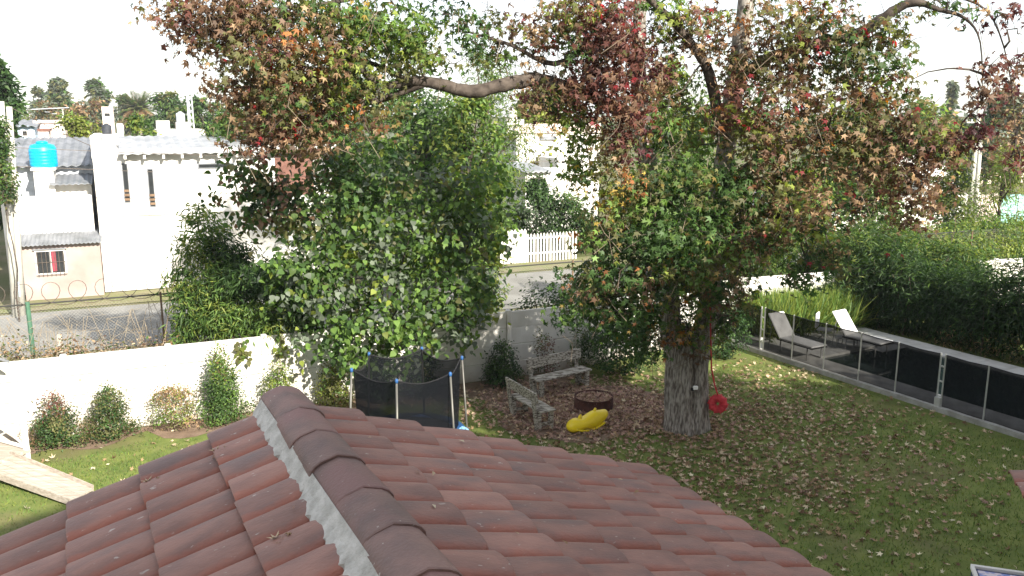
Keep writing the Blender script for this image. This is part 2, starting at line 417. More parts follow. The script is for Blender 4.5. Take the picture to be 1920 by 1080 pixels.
G = dict(dg=(.022, .05, .014), g=(.045, .085, .022), lg=(.085, .14, .03), yg=(.15, .18, .035), ol=(.10, .10, .036), br=(.115, .068, .04), tan=(.26, .175, .10),
         rb=(.105, .042, .032), dr=(.07, .024, .026), red=(.36, .03, .035), og=(.26, .105, .034), ye=(.30, .215, .05), gy=(.10, .12, .085), bl=(.018, .035, .012), pale=(.42, .33, .22), pink=(.30, .19, .15), cr=(.5, .44, .31))
def pick(n, pal, r):
    ks = list(pal); w = np.array([pal[k] for k in ks], float); w /= w.sum()
    idx = r.choice(len(ks), n, p=w)
    return np.array([G[k] for k in ks])[idx]
def cluster(center, radii, nsub, per, subr, pal, r, shell=.5, droop=.5, up=.6, coher=.65):
    """leaves in sprays: sub-clusters spread through an ellipsoid, thicker towards its outside"""
    d = unit(r.normal(size=(nsub, 3))); rad = r.random(nsub) ** shell
    sc = np.asarray(center) + d * rad[:, None] * np.asarray(radii)
    ks = list(pal); w_ = np.cumsum([pal[q] for q in ks]); w_ = w_ / w_[-1]
    f_ = .5 + .5 * np.sin(sc[:, 0] * 1.7 + 1.9 * np.sin(sc[:, 2] * 1.5 + sc[:, 1]) + sc[:, 1] * .8)
    sp = np.array([G[q] for q in ks])[np.minimum(np.searchsorted(w_, np.clip(f_ + r.normal(size=nsub) * .08, 0, .999)), len(ks) - 1)]
    base = np.where((r.random(nsub) < .6)[:, None], sp, pick(nsub, pal, r)) * r.uniform(.75, 1.3, (nsub, 1))
    cnt = np.maximum(3, r.poisson(per, nsub)); idx = np.repeat(np.arange(nsub), cnt); n = len(idx)
    off = r.normal(size=(n, 3)) * subr * [1, 1, .8]
    P = sc[idx] + off; out = unit(d[idx] * .8 + off / subr * .35)
    C = np.where((r.random(n) < coher)[:, None], base[idx], pick(n, pal, r)) * r.uniform(.85, 1.7, (n, 1))
    Nr = out * .5 + np.array([0, 0, up]) + r.normal(size=(n, 3)) * .45
    Tp = out * .5 + r.normal(size=(n, 3)) * .5 + np.array([0, 0, -droop])
    return P, Nr, Tp, C
def cat(parts): return [np.concatenate(x) for x in zip(*parts)]
def foliage(name, parts, size, tmpl, parent, material=LEAF, curl=(0.3, 1.6), r=rng):
    P, Nr, Tp, C = cat(parts); n = len(P)
    S = r.uniform(size * .7, size * 1.3, n)
    return stuff(obj(name, leaf_mesh(name, P, Nr, Tp, S, C, tmpl, material, r.uniform(*curl, n)), parent))
def wander(a, b, n, amp, r=rng, sag=0.0):
    a, b = Vector(a), Vector(b); pts = []
    for i in range(n + 1):
        t = i / n; p = a.lerp(b, t); k = math.sin(PI * t)
        pts.append(p + Vector(r.normal(size=3)) * amp * k + Vector((0, 0, sag * k)))
    return pts

# ================================================================== GROUND, ROAD, LAWN
m = MB(); g = 26
xs = np.concatenate([[-3000, -900, -300], np.linspace(-90, 90, g), [300, 900, 3000]])
ys = np.concatenate([[-300, -60], np.linspace(-20, 150, g), [300, 900, 3000]])
vv = [(x, y, -.03) for y in ys for x in xs]; nx = len(xs)
m.add(vv, [(j * nx + i, j * nx + i + 1, (j + 1) * nx + i + 1, (j + 1) * nx + i) for j in range(len(ys) - 1) for i in range(nx - 1)])
struct(m.build('ground', 'ground'))
WALL_PTS = [W(-6, 0), W(13.3, 0), Vector((7.0, 25.5, 0)), Vector((18.5, 29.5, 0))]
m = MB()
m.poly([Vector((-16, 2, 0)), Vector((24, 2, 0)), Vector((24, 22, 0)), WALL_PTS[3], WALL_PTS[2], WALL_PTS[1], WALL_PTS[0]])
struct(m.build('lawn', 'lawn'))
# soil bed along the foot of the wall, with an uneven edge
top, bot = [], []
for i in range(60):
    s = -5 + i * .31
    w_ = .62 + .25 * math.sin(s * 1.3) + .2 * math.sin(s * 3.7 + 1) + (.55 if s > 3 else 0)
    bot.append(W(s, -w_, .006)); top.append(W(s, -.05, .006))
m = MB(); n_ = len(top)
m.add([tuple(p) for p in bot + top], [(i, i + 1, n_ + i + 1, n_ + i) for i in range(n_ - 1)])
struct(m.build('soil_bed', 'soil'))
# worn earth round the fire ring
c = gp(1095, 765); pts = []
for i in range(40):
    a = 2 * PI * i / 40; r_ = 1 + .12 * math.sin(3 * a + 1) + .07 * math.sin(7 * a)
    pts.append((c.x + math.cos(a) * 2.3 * r_, c.y + math.sin(a) * 1.9 * r_, .010))
m = MB(); m.poly(pts); struct(m.build('worn_earth', 'soil'))
m = MB(); m.poly([W(-60, 7.2, 0), W(80, 7.2, 0), W(80, 13.2, 0), W(-60, 13.2, 0)]); struct(m.build('road', 'road'))
m = MB(); m.poly([W(-60, 13.6, -.005), W(80, 13.6, -.005), W(80, 15.9, -.005), W(-60, 15.9, -.005)]); struct(m.build('grass_verge', mat('dry_verge', (.15, .165, .06), (.19, .165, .10), rough=.95, scale=1.2, world=True, bump=.5, bscale=12)))
m = MB(); m.poly([W(-60, 5.2, -.012), W(80, 5.2, -.012), W(80, 7.1, -.012), W(-60, 7.1, -.012)]); struct(m.build('road_edge', mat('gravel_edge', (.22, .19, .13), (.13, .13, .06), rough=.95, scale=1.5, world=True)))

# ================================================================== THE HOUSE WITH THE TILED ROOF
RD = Vector((-.457, .889, 0)).normalized()          # ridge, away from the camera
DN = Vector((RD.y, -RD.x, 0))                       # horizontal, down the right slope
RIDGE = Vector((-1.33, 4.72, 4.93)); SL = .353; RUN = 2.52
house = thing('tiled_house', 'house wing under red clay tiles filling the bottom of the picture', 'house', (0, 0, 0))
def slope(side):
    d = (DN * side + Vector((0, 0, -SL))).normalized()
    return d, (Vector((0, 0, 1)) + d * SL / math.sqrt(1 + SL * SL)).normalized()
m = MB(); e0, e1 = RIDGE + RD * .0, RIDGE - RD * 6.2
for side in (1, -1):
    run = RUN if side > 0 else 3.3
    d = DN * side * run + Vector((0, 0, -SL * run))
    q = [e0, e1, e1 + d, e0 + d]; dz = Vector((0, 0, -.035))
    m.add([tuple(p + dz) for p in q] + [tuple(p + dz * 3.4) for p in q], [(0, 1, 2, 3), (7, 6, 5, 4), (0, 3, 7, 4), (1, 5, 6, 2), (2, 6, 7, 3)])
roof = m.build('roof', 'deck', house)
# the walls of the wing under the roof
m = MB(); a0, a1 = RIDGE - RD * .35, RIDGE - RD * 6.2
for p in (a0, a1): pass
def sect(p):
    r_, l_ = DN * (RUN - .35), DN * -2.95
    return [p + r_ + Vector((0, 0, -p.z)), p + r_ + Vector((0, 0, -SL * (RUN - .35) - .16)), p + Vector((0, 0, -.17)), p + l_ + Vector((0, 0, -SL * 2.95 - .16)), p + l_ + Vector((0, 0, -p.z))]
s0, s1 = sect(a0), sect(a1)
m.add([tuple(p) for p in s0 + s1], [(0, 1, 2, 3, 4), (9, 8, 7, 6, 5), (0, 5, 6, 1), (1, 6, 7, 2), (2, 7, 8, 3), (3, 8, 9, 4)])
m.build('wall', 'plaster', house)
def arch_mesh(name, L, w0, w1, h0, h1, th, seg, material, ridge=False, zf=.9):
    """arched clay tile, y downhill; ring 0 uphill, ring 1 downhill; the lower lip shows its thickness"""
    v, f = [], []
    def ring(w, h, y, shrink, n=seg):
        out = []
        for i in range(n + 1):
            a = PI * i / n
            x, z = math.cos(a) * (w - shrink), (math.sin(a) ** zf) * (h - shrink)
            if ridge and i == n // 2: z += .008
            out.append((x, y, z))
        return out
    k = seg + 1
    v += ring(w0, h0, 0, 0) + ring((w0 + w1) / 2, (h0 + h1) / 2 + .002, L * .5, 0) + ring(w1, h1, L - .008, 0)
    v += ring(w1, h1, L - .008, 0) + ring(w1 - .003, h1 - .004, L, 0) + ring(w1 - .003, h1 - .004, L, 0) + ring(w1 - th, h1 - th, L, 0) + ring(w1 - th, h1 - th, L, 0) + ring(w1 - th, h1 - th, L * .7, 0)
    for r_ in (0, 1, 3, 5, 7):
        for i in range(seg): f.append((r_ * k + i, r_ * k + i + 1, (r_ + 1) * k + i + 1, (r_ + 1) * k + i))
    mb = MB(); mb.add(v, f)
    me = mb.mesh(name, material, True)
    return me
tile_me = arch_mesh('roof_tile', .415, .112, .122, .044, .051, .014, 8, 'tile', zf=.75)
cap_me = arch_mesh('ridge_cap', .44, .132, .137, .092, .097, .013, 10, 'cap', True, .8)
def place(name, me, parent, x, y, z, loc):
    mt = Matrix((( x.x, y.x, z.x, loc.x), (x.y, y.y, z.y, loc.y), (x.z, y.z, z.z, loc.z), (0, 0, 0, 1)))
    o = bpy.data.objects.new(name, me); COL.objects.link(o); o.parent = parent
    o.matrix_parent_inverse = world_of(parent).inverted(); o.matrix_basis = mt
    return o
TW, TE = .236, .378
tilt = math.radians(4.3)
for side in (1, -1):
    d, nn = slope(side)
    for k in range(19 if side > 0 else 18):
        for i in range(7 if side > 0 else 8):
            p = RIDGE - RD * (.105 + k * TW) + d * (.03 + i * TE + random.uniform(-.008, .008)) + nn * (.002 + random.uniform(-.005, .005))
            tl = tilt + random.uniform(-.012, .012)
            y = (d * math.cos(tl) + nn * math.sin(tl)).normalized(); yw = random.uniform(-.02, .02)
            y = (y + RD * yw).normalized(); z = (nn - y * nn.dot(y)).normalized(); x = y.cross(z)
            place('roof_tile', tile_me, roof, x, y, z, p)
k = 0
while k < 12:
    p = RIDGE - RD * (-.03 + k * .375) + Vector((0, 0, .028 + random.uniform(-.004, .004)))
    y = (-RD + Vector((0, 0, .012 + random.uniform(-.01, .01))) + DN * random.uniform(-.02, .02)).normalized()
    x = y.cross(Vector((0, 0, 1))).normalized(); z = x.cross(y)
    place('ridge_cap', cap_me, roof, x, y, z, p); k += 1
# mortar bedding on the left of the ridge: thick, with a ragged lower edge following the tiles
d, nn = slope(-1); v = []; f = []; ns = 150
for i in range(ns):
    t = i * 4.6 / ns; ph = (t - .105) / TW; w_ = abs((ph % 1) - .5) * 2
    low = .155 + .085 * w_ + random.uniform(-.010, .010) + (.02 if t > 1.2 else -.0)
    hgt = .062 - .045 * w_ + random.uniform(-.004, .004)
    b = RIDGE - RD * t
    v += [b + d * .09 + nn * .11, b + d * .142 + nn * (.075 + random.uniform(-.005, .005)), b + d * low + nn * hgt, b + d * (low + .012) + nn * (hgt - .04)]
for i in range(ns - 1):
    for j in range(3): f.append((i * 4 + j, i * 4 + j + 1, i * 4 + 5 + j, i * 4 + 4 + j))
m = MB(); m.add([tuple(p) for p in v], f); m.build('mortar', 'mortar', roof)
# second roof edge poking in at the right of the picture
pe = at(1897, 903, 6.3)
dy = Vector((-.93, .30, -.22)).normalized(); dx = dy.cross(Vector((0, 0, 1))).normalized(); dz = dx.cross(dy)
sec = MB()
for i in range(1):
    b = pe - dy * .40
    q = [b + dx * .14, b - dx * 1.5, b - dx * 1.5 - dy * 1.6, b + dx * .14 - dy * 1.6]
    sec.add([tuple(p - dz * .03) for p in q] + [tuple(p - dz * .14) for p in q], [(0, 1, 2, 3), (7, 6, 5, 4), (0, 4, 5, 1), (1, 5, 6, 2), (2, 6, 7, 3), (3, 7, 4, 0)])
eave = sec.build('porch_roof', 'deck', house)
for i in range(6):
    for j in range(3):
        place('roof_tile', tile_me, eave, dx, (dy + dz * .05).normalized(), (dz - dy * .05).normalized(), pe - dy * (.415 + j * .378) - dx * (i * .236))
m = MB(); m.tube([pe - dy * .2 - dz * .15 + Vector((.02, 0, 0)), pe - dy * .25 - dz * .15 - Vector((-.1, 0, .9)), pe - dy * .25 + Vector((.1, 0, -pe.z))], .04, 8); m.build('downpipe', 'white', house)
# the unseen upper storey behind the camera, its gable shaped to shade the tiles
m = MB()
gx = [(-3, 0), (15, 0), (15, 7.5), (6, 11.5), (-3, 7.5)]
m.add([(x, -1.2, z) for x, z in gx] + [(x, -9, z) for x, z in gx], [(0, 1, 2, 3, 4), (9, 8, 7, 6, 5), (0, 5, 6, 1), (1, 6, 7, 2), (3, 8, 9, 4), (2, 7, 8, 3), (4, 9, 5, 0)]); m.build('upper_wall', 'plaster', house)
m = MB()
for sx in (-1, 1):
    q = [Vector((6, y, 11.53)) for y in (-.75, -9.4)] + [Vector((6 + sx * 9.6, y, 11.53 - 9.6 * 4 / 9)) for y in (-9.4, -.75)]
    m.add([tuple(p) for p in q] + [tuple(p + Vector((0, 0, .12))) for p in q], [(0, 1, 2, 3), (7, 6, 5, 4), (0, 3, 7, 4), (1, 5, 6, 2), (2, 6, 7, 3)])
m.build('upper_roof', 'tile', house)

# ================================================================== BOUNDARY WALL of concrete slabs between posts
wall = thing('concrete_slab_wall', 'long whitewashed concrete slab wall across the back of the garden', 'wall', W(0, 0))
panel_cache = {}
def wall_run(a, b, h=1.74, bays=None):
    L = (b - a).length; n = bays or max(1, round(L / 2.0)); u = (b - a) / L; ang = math.atan2(u.y, u.x); bw = L / n
    key = round(bw, 3)
    if key not in panel_cache:
        mb = MB(); mb.bevel_box((0, 0, 0), (bw - .10, .055, h / 4 - .012), .012); panel_cache[key] = mb.mesh('concrete_slab', 'concrete_wall')
    for i in range(n + 1):
        p = a + u * (i * bw)
        mb = MB(); mb.bevel_box((0, 0, h / 2 + .01), (.125, .13, h + .05), .012)
        o = place('concrete_post', mb.mesh('concrete_post', 'concrete_wall'), wall, Vector((u.x, u.y, 0)), Vector((-u.y, u.x, 0)), Vector((0, 0, 1)), p)
        if i < n:
            for j in range(4):
                c = a + u * ((i + .5) * bw) + Vector((0, 0, h / 8 + j * h / 4))
                yaw = random.uniform(-.004, .004)
                place('concrete_slab', panel_cache[key], wall, Vector((math.cos(ang + yaw), math.sin(ang + yaw), 0)), Vector((-math.sin(ang + yaw), math.cos(ang + yaw), 0)), Vector((0, 0, 1)), c + Vector((random.uniform(-.004, .004), random.uniform(-.006, .006), 0)))
wall_run(W(-4.7, 0), W(13.3, 0), bays=9); wall_run(WALL_PTS[1], WALL_PTS[2]); wall_run(WALL_PTS[2], WALL_PTS[3])

# ================================================================== POOL, DECK, COPING
DZ = .10
m = MB()
def slab(mb, a0, a1, b0, b1, z0, z1):
    mb.prism([Q(a0, b0, z0), Q(a0, b1, z0), Q(a1, b1, z0), Q(a1, b0, z0)][::-1], z1 - z0)
deck = MB()
slab(deck, -1.6, 2.2, .12, 4.75, 0, DZ); deck = struct(deck.build('pool_deck', 'pave'))
side = MB(); slab(side, 2.2, 15, .12, .85, 0, DZ); struct(side.build('deck_strip', 'pave'))
pool = thing('swimming_pool', 'long dark swimming pool behind the black net fence', 'pool', Q(8, 2.4))
m = MB(); slab(m, 2.2, 15, .85, 3.95, .0, .03); m.build('pool_floor', 'pool_wall', pool)
m = MB(); m.poly([Q(2.2, .85, .065), Q(15, .85, .065), Q(15, 3.95, .065), Q(2.2, 3.95, .065)]); m.build('water', 'water', pool)
k = 0
for i in range(16):
    m = MB(); a = 2.2 + i * .8
    slab(m, a, a + .79, 3.95, 4.75, 0, DZ + random.uniform(-.004, .006)); m.build('coping_slab', 'pave', pool)
for i in range(4):
    m = MB(); b = .85 + i * .775
    slab(m, 1.85, 2.2, b, b + .765, DZ + .003, DZ + .03); m.build('coping_slab', 'pave', pool)
for i in range(2):
    m = MB(); slab(m, 2.2, 2.6 + .3 * (1 - i), 2.9, 3.94, .032, .05 + .03 * i); m.build('pool_step', 'pave', pool)
m = MB(); slab(m, -1.5, 15, -.08, .115, -.02, .115); kerb = m.build('fence_kerb', 'kerb'); tag(kerb, 'low concrete kerb under the black pool fence', 'kerb')

# ================================================================== POOL FENCE
pf = thing('pool_fence', 'black mesh pool safety fence with slim aluminium posts', 'fence', Q(0, 0))
posts = [-.55, .43, .62, 1.95, 3.15, 4.3, 5.4, 6.45, 6.72, 7.75, 8.75, 9.75, 10.75]
posts = []
for px, py in ((1372, 641), (1413, 657), (1420, 659), (1473, 676), (1533, 695), (1598, 716), (1667, 738), (1744, 763), (1752, 766), (1830, 792), (1916, 820)):
    posts.append((gp(px, py, .11) - F0).dot(FD))
posts += [posts[-1] + .95 * i for i in (1, 2, 3)]
FH = 1.22
for a in posts:
    m = MB(); m.tube([Q(a, .02, .09), Q(a, .02, .11 + FH + .02)], .019, 8); m.build('post', 'alu', pf)
for i, (a, b) in enumerate(zip(posts[:-1], posts[1:])):
    if i in (1, 7): continue
    m = MB(); n_ = 6
    v = []
    for j in range(n_ + 1):
        t = j / n_; aa = a + (b - a) * t; sag = .02 * math.sin(PI * t)
        for z in (.12, .12 + FH * .5, .12 + FH - sag): v.append(Q(aa, .02 + .012 * math.sin(PI * t * 2), z))
    m.add([tuple(p) for p in v], [(j * 3 + q, j * 3 + 3 + q, j * 3 + 4 + q, j * 3 + 1 + q) for j in range(n_) for q in range(2)])
    m.build('net_panel', 'net', pf)
    m = MB(); m.tube([Q(a, .02, .11 + FH - .005), Q((a + b) / 2, .02, .11 + FH - .025), Q(b, .02, .11 + FH - .005)], .012, 5); m.build('net_hem', 'black', pf)
for a, b in ((posts[1], posts[2]), (posts[7], posts[8])):
    m = MB()
    for z in (.35, .7, 1.05): m.box(Q((a + b) / 2, .02, z), (b - a, .02, .035), rotz(FP_ANG))
    m.build('gate_latch', 'alu', pf)
m = MB(); m.box(Q(posts[7] + .05, .0, .2), (.14, .08, .24), rotz(FP_ANG)); m.build('gate_foot', 'alu', pf)

# ================================================================== LOUNGERS
def lounger(hinge, foot, label):
    d = (foot - hinge); d.z = 0; L = d.length; d.normalize(); r_ = Vector((-d.y, d.x, 0)); ang = math.atan2(d.y, d.x)
    base = hinge.copy(); base.z = DZ
    t = thing('sun_lounger', label, 'sun lounger', base, 'white sun loungers on the pool deck')
    zs = .40; up = Vector((0, 0, 1)); w = .60
    m = MB()
    m.bevel_box(base + d * (L / 2) + up * zs, (L, w, .045), .018, rotz(ang)); m.build('seat', 'cushion', t)
    m = MB(); a = math.radians(52); bl = .78
    R = rotz(ang) @ np.array([[math.cos(a), 0, math.sin(a)], [0, 1, 0], [-math.sin(a), 0, math.cos(a)]])
    c = base + up * (zs + math.sin(a) * bl / 2) - d * (math.cos(a) * bl / 2)
    m.bevel_box(c, (bl, w, .05), .02, R); m.build('backrest', 'cushion', t)
    m = MB()
    for s in (-1, 1):
        m.tube([base + up * (zs - .045) + r_ * s * (w / 2 - .02) - d * .1, base + up * (zs - .045) + r_ * s * (w / 2 - .02) + d * L], .018, 6)
    m.tube([base + up * (zs - .045) - r_ * .28 + d * L * .98, base + up * (zs - .045) + r_ * .28 + d * L * .98], .018, 6)
    m.build('frame', 'black', t)
    for s in (-1, 1):
        for k in (.02, .85):
            m = MB(); m.tube([base + up * (zs - .05) + r_ * s * (w / 2 - .03) + d * L * k, base + r_ * s * (w / 2 - .03) + d * (L * k)], .016, 6); m.build('leg', 'alu', t)
        m = MB(); m.tube([base + up * (zs + .42) + r_ * s * .22 - d * .36, base + r_ * s * .24 - d * .45], .012, 6); m.build('prop', 'alu', t)
lounger(gp(1476, 632, .5), gp(1537, 650, .5), 'white reclined sun lounger half behind the black net, next to the tree')
lounger(gp(1597, 627, .5), gp(1664, 643, .5), 'white reclined sun lounger beside the pool corner, clear of the net')
c = gp(1541, 638, DZ)
t = thing('garden_chair', 'small white folding chair between the two sun loungers', 'chair', c); ca = -.55
def loc(p, a, x, y, z): return p + Vector((math.cos(a) * x - math.sin(a) * y, math.sin(a) * x + math.cos(a) * y, z))
m = MB(); m.bevel_box(loc(c, ca, -.17, 0, .60), (.06, .34, .44), .02, rotz(ca)); m.build('backrest', 'cushion', t)
m = MB(); m.bevel_box(loc(c, ca, .06, 0, .34), (.42, .36, .05), .02, rotz(ca)); m.build('seat', 'cushion', t)
for sx in (-1, 1):
    for sy in (-1, 1):
        m = MB(); m.tube([loc(c, ca, .05 - sx * .15, sy * .15, .33), loc(c, ca, .05 + sx * .2, sy * .17, 0)], .014, 6); m.build('leg', 'alu', t)
c = gp(1585, 650, DZ)
t = thing('side_table', 'low pale side table at the near sun lounger', 'table', c)
m = MB(); m.bevel_box(c + Vector((0, 0, .27)), (.55, .4, .03), .01, rotz(-.5)); m.build('table_top', 'cushion', t)
for sx in (-1, 1):
    for sy in (-1, 1):
        m = MB(); q = loc(c, -.5, sx * .22, sy * .15, .26); m.tube([q, q - Vector((0, 0, .26))], .014, 6); m.build('leg', 'alu', t)

# ================================================================== FIRE RING, BENCHES, TOYS
c = gp(1113, 766)
t = thing('fire_ring', 'rusty round steel fire ring between the two benches', 'fire pit', c)
m = MB(); R_ = .445
m.lathe(c, [(R_, 0), (R_ + .004, .15), (R_, .30), (R_ + .006, .305), (R_ - .012, .305), (R_ - .012, .02)], 40, False); m.build('ring', 'rust', t, True)
m = MB(); m.lathe(c, [(R_ - .013, .19), (.3, .215), (.12, .235), (.01, .23)], 28); m.build('ash_bed', 'ash', t, True)

def bench(p, q, sideways, label):
    """p,q ends of the back line on the ground, seat towards 'sideways'"""
    d = (q - p); L = d.length; d.normalize(); s = Vector((-d.y, d.x, 0)) * sideways; ang = math.atan2(d.y, d.x); R = rotz(ang); mid = (p + q) / 2
    t = thing('wooden_bench', label, 'bench', mid, 'weathered garden benches by the fire ring')
    up = Vector((0, 0, 1)); sw = .40
    tiltR = R @ np.array([[1, 0, 0], [0, math.cos(.14 * sideways), math.sin(-.14 * sideways)], [0, -math.sin(-.14 * sideways), math.cos(.14 * sideways)]])
    m = MB(); m.bevel_box(mid + s * .11 + up * .44, (L * 1.03, .19, .042), .008, R); m.build('seat_plank', 'wood_grey', t)
    m = MB(); m.bevel_box(mid + s * .315 + up * .438, (L * 1.03, .195, .042), .008, R); m.build('seat_plank', 'wood_grey', t)
    m = MB(); m.bevel_box(mid - s * .055 + up * .76, (L * 1.04, .04, .24), .008, tiltR); m.build('backrest', 'wood_grey', t)
    for k in (-1, 1):
        e = mid + d * (k * (L / 2 - .10))
        m = MB(); m.bevel_box(e + s * .36 + up * .205, (.09, .09, .41), .006, R); m.build('leg', 'wood_grey', t)
        m = MB(); m.bevel_box(e + s * .06 + up * .205, (.09, .09, .41), .006, R); m.build('leg', 'wood_grey', t)
        m = MB(); m.bevel_box(e - s * .045 + up * .45, (.11, .05, .90), .006, tiltR); m.build('back_post', 'wood_grey', t)
        m = MB(); m.bevel_box(e + s * .21 + up * .12, (.05, .24, .07), .005, R); m.build('stretcher', 'wood_grey', t)
bench(gp(992, 741), gp(1088, 718), -1, 'weathered wooden bench facing the camera behind the rusty fire ring')
bench(gp(1010, 811), gp(955, 776), -1, 'weathered wooden bench seen from its end, nearest the trampoline')

# yellow rocker toy lying on its leaves
c = gp(1101, 806)
t = thing('rocker_toy', 'yellow plastic rocking toy lying on the leaves by the fire ring', 'toy', c)
ex = (gp(1140, 790) - gp(1066, 808)); ex.z = 0; Lt = ex.length; ex.normalize(); ey = Vector((-ex.y, ex.x, 0)); ez = Vector((0, 0, 1))
secs = []
for i in range(25):
    u = i / 24 * 2 - 1
    w = .15 * (1 - abs(u) ** 4) ** .5 + .012
    zc = .185 + .02 * u + .10 * max(u, 0) ** 2
    hh = 1.45 * (.075 + .055 * math.exp(-((u - .28) / .34) ** 2) + .03 * math.exp(-((u + .7) / .25) ** 2)) * (1 - abs(u) ** 5) ** .5 + .012
    secs.append([c + ex * (u * Lt * .50) + ey * (w * math.cos(a)) + ez * (zc + hh * math.sin(a)) for a in np.linspace(0, 2 * PI, 17)[:-1]])
m = MB(); m.add([tuple(p) for s in secs for p in s], [(i * 16 + k, i * 16 + (k + 1) % 16, i * 16 + 16 + (k + 1) % 16, i * 16 + 16 + k) for i in range(24) for k in range(16)] + [tuple(reversed(range(16))), tuple(range(24 * 16, 25 * 16))])
m.build('body', 'yellow', t, True)
for u, h in ((-.32, .11), (.36, .12)):
    m = MB(); b = c + ex * (u * Lt * .54) + ez * (.27 + .2 * max(u, 0) ** 2 + .10 * max(u, 0))
    m.tube([b, b + ez * h * .6 - ex * .02, b + ez * h + ex * .01], [.05, .035, .022], 8); m.build('grip', 'yellow', t, True)
for s in (-1, 1):
    pts = [c + ex * (u * Lt * .36) + ey * (s * .12) + ez * (.03 + .10 * u * u) for u in np.linspace(-1, 1, 9)]
    m = MB(); m.tube(pts, .028, 6); m.build('rocker', 'yellow', t, True)

# red webbing swing disc hanging by its rope right of the trunk
c = at(1346, 757, 17.05)
t = thing('rope_swing', 'red webbing disc swing hanging by a rope right of the big trunk', 'swing', c)
m = MB(); fw = Vector((-.25, -.85, .15)).normalized(); rx = fw.cross(Vector((0, 0, 1))).normalized(); rz_ = rx.cross(fw)
ring_ = [(c + (rx * math.cos(a) + rz_ * math.sin(a)) * .125) for a in np.linspace(0, 2 * PI, 25)]
m.tube(ring_, [.078 + .012 * math.sin(i * 2.1) for i in range(25)], 8, False); m.build('disc', 'red', t, True)
for i in range(10):
    a = 2 * PI * i / 10; e = rx * math.cos(a) + rz_ * math.sin(a)
    lp = [c + e * (.125 + .09 * math.cos(b)) + fw * (.09 * math.sin(b)) for b in np.linspace(0, 2 * PI, 9)]
    m = MB(); m.tube(lp, .011, 5, False); m.build('strap', 'red', t)
m = MB(); m.tube([c + rz_ * .15, at(1340, 722, 17.0), at(1334, 690, 16.95), at(1330, 520, 16.8)], .016, 6); m.build('rope', 'red', t)

# trampoline with its safety net
TC = at(765, 681, 15.5); ztop = TC.z; TR = 1.05; zb = .62
tb = Vector((TC.x, TC.y, 0))
t = thing('trampoline', 'trampoline with black safety net and blue pole caps behind the roof', 'trampoline', tb)
angs = [math.radians(a) for a in (-94, -38, 22, 82, 142, 202)]
tops = []
for a in angs:
    e = Vector((math.cos(a), math.sin(a), 0)); tp = tb + e * TR * 1.02 + Vector((0, 0, ztop)); tops.append(tp)
    m = MB(); m.tube([tb + e * TR * 1.10, tb + e * TR * 1.10 + Vector((0, 0, zb)), tp], .021, 8); m.build('pole', 'galv', t, True)
    m = MB(); m.lathe(tp - Vector((0, 0, .02)), [(.026, -.03), (.03, .0), (.03, .03), (.016, .05)], 10); m.build('pole_cap', 'blue_plastic', t, True)
for i in range(6):
    p, q = tops[i], tops[(i + 1) % 6]; v = []; n_ = 8
    ctr = tb.copy()
    for j in range(n_ + 1):
        u = j / n_; tpt = p.lerp(q, u); sag = math.sin(PI * u)
        for k in range(5):
            w = k / 4; z = zb + (ztop - .02 - .12 * sag - zb) * w
            base = tpt.copy(); base.z = z
            inn = (ctr - base); inn.z = 0
            base = base + inn * (.03 + .05 * (1 - w) + .03 * sag * w)
            v.append(tuple(base))
    m = MB(); m.add(v, [(j * 5 + k, j * 5 + 5 + k, j * 5 + 6 + k, j * 5 + 1 + k) for j in range(n_) for k in range(4)])
    m.build('net_panel', 'tnet', t, True)
    m = MB(); m.tube([p] + [Vector(v[j * 5 + 4]) for j in range(n_ + 1)] + [q], .012, 5); m.build('net_hem', 'black', t)
m = MB(); m.lathe(tb, [(TR - .16, zb - .012), (.02, zb - .03)], 40, False); m.build('bed', 'black', t)
m = MB(); m.lathe(tb, [(TR - .17, zb + .01), (TR + .03, zb + .015), (TR + .05, zb - .03), (TR - .17, zb - .035)], 40, False); m.build('spring_pad', 'blue_plastic', t)
m = MB(); m.tube([tb + Vector((math.cos(a) * TR, math.sin(a) * TR, zb - .05)) for a in np.linspace(0, 2 * PI, 41)], .025, 6, False); m.build('frame', 'galv', t)
c = at(868, 806, 15.0); pts = []
for i in range(70):
    a = i * .5; r_ = .085 + .02 * math.sin(i * 1.7)
    pts.append(c + Vector((math.cos(a) * r_, .02 * math.sin(i * .9), math.sin(a) * r_ * 1.15 - .06)))
m = MB(); m.tube(pts + [c + Vector((.16, 0, -.3)), c + Vector((.25, .1, -c.z + .03))], .016, 6)
tag(m.build('hose_coil', 'hose', None, True), 'coil of pale blue hose hung on the right trampoline pole', 'hose')

# ================================================================== SLIDE AND PLAYHOUSE at the left
lo_a, lo_b = gp(174, 917, .10), gp(131, 941, .10)
up_a = at(22, 853, lo_a.y + 1.0); up_b = at(-22, 886, lo_b.y + 1.0)
t = thing('wooden_slide', 'pale wooden plank slide resting on the grass at the left edge', 'slide', (lo_a + lo_b) / 2)
ext = 1.02
ua, ub = lo_a + (up_a - lo_a) * ext, lo_b + (up_b - lo_b) * ext
nrm = (ua - lo_a).cross(lo_b - lo_a).normalized(); nrm = nrm if nrm.z > 0 else -nrm
for i in range(4):
    f0, f1 = i / 4 + .006, (i + 1) / 4 - .006
    q = [lo_a.lerp(lo_b, f0), lo_a.lerp(lo_b, f1), ua.lerp(ub, f1), ua.lerp(ub, f0)]
    m = MB(); m.add([tuple(p) for p in q] + [tuple(p - nrm * .03) for p in q], [(0, 1, 2, 3), (7, 6, 5, 4), (0, 4, 5, 1), (1, 5, 6, 2), (2, 6, 7, 3), (3, 7, 4, 0)])
    m.build('plank', 'wood_pale', t)
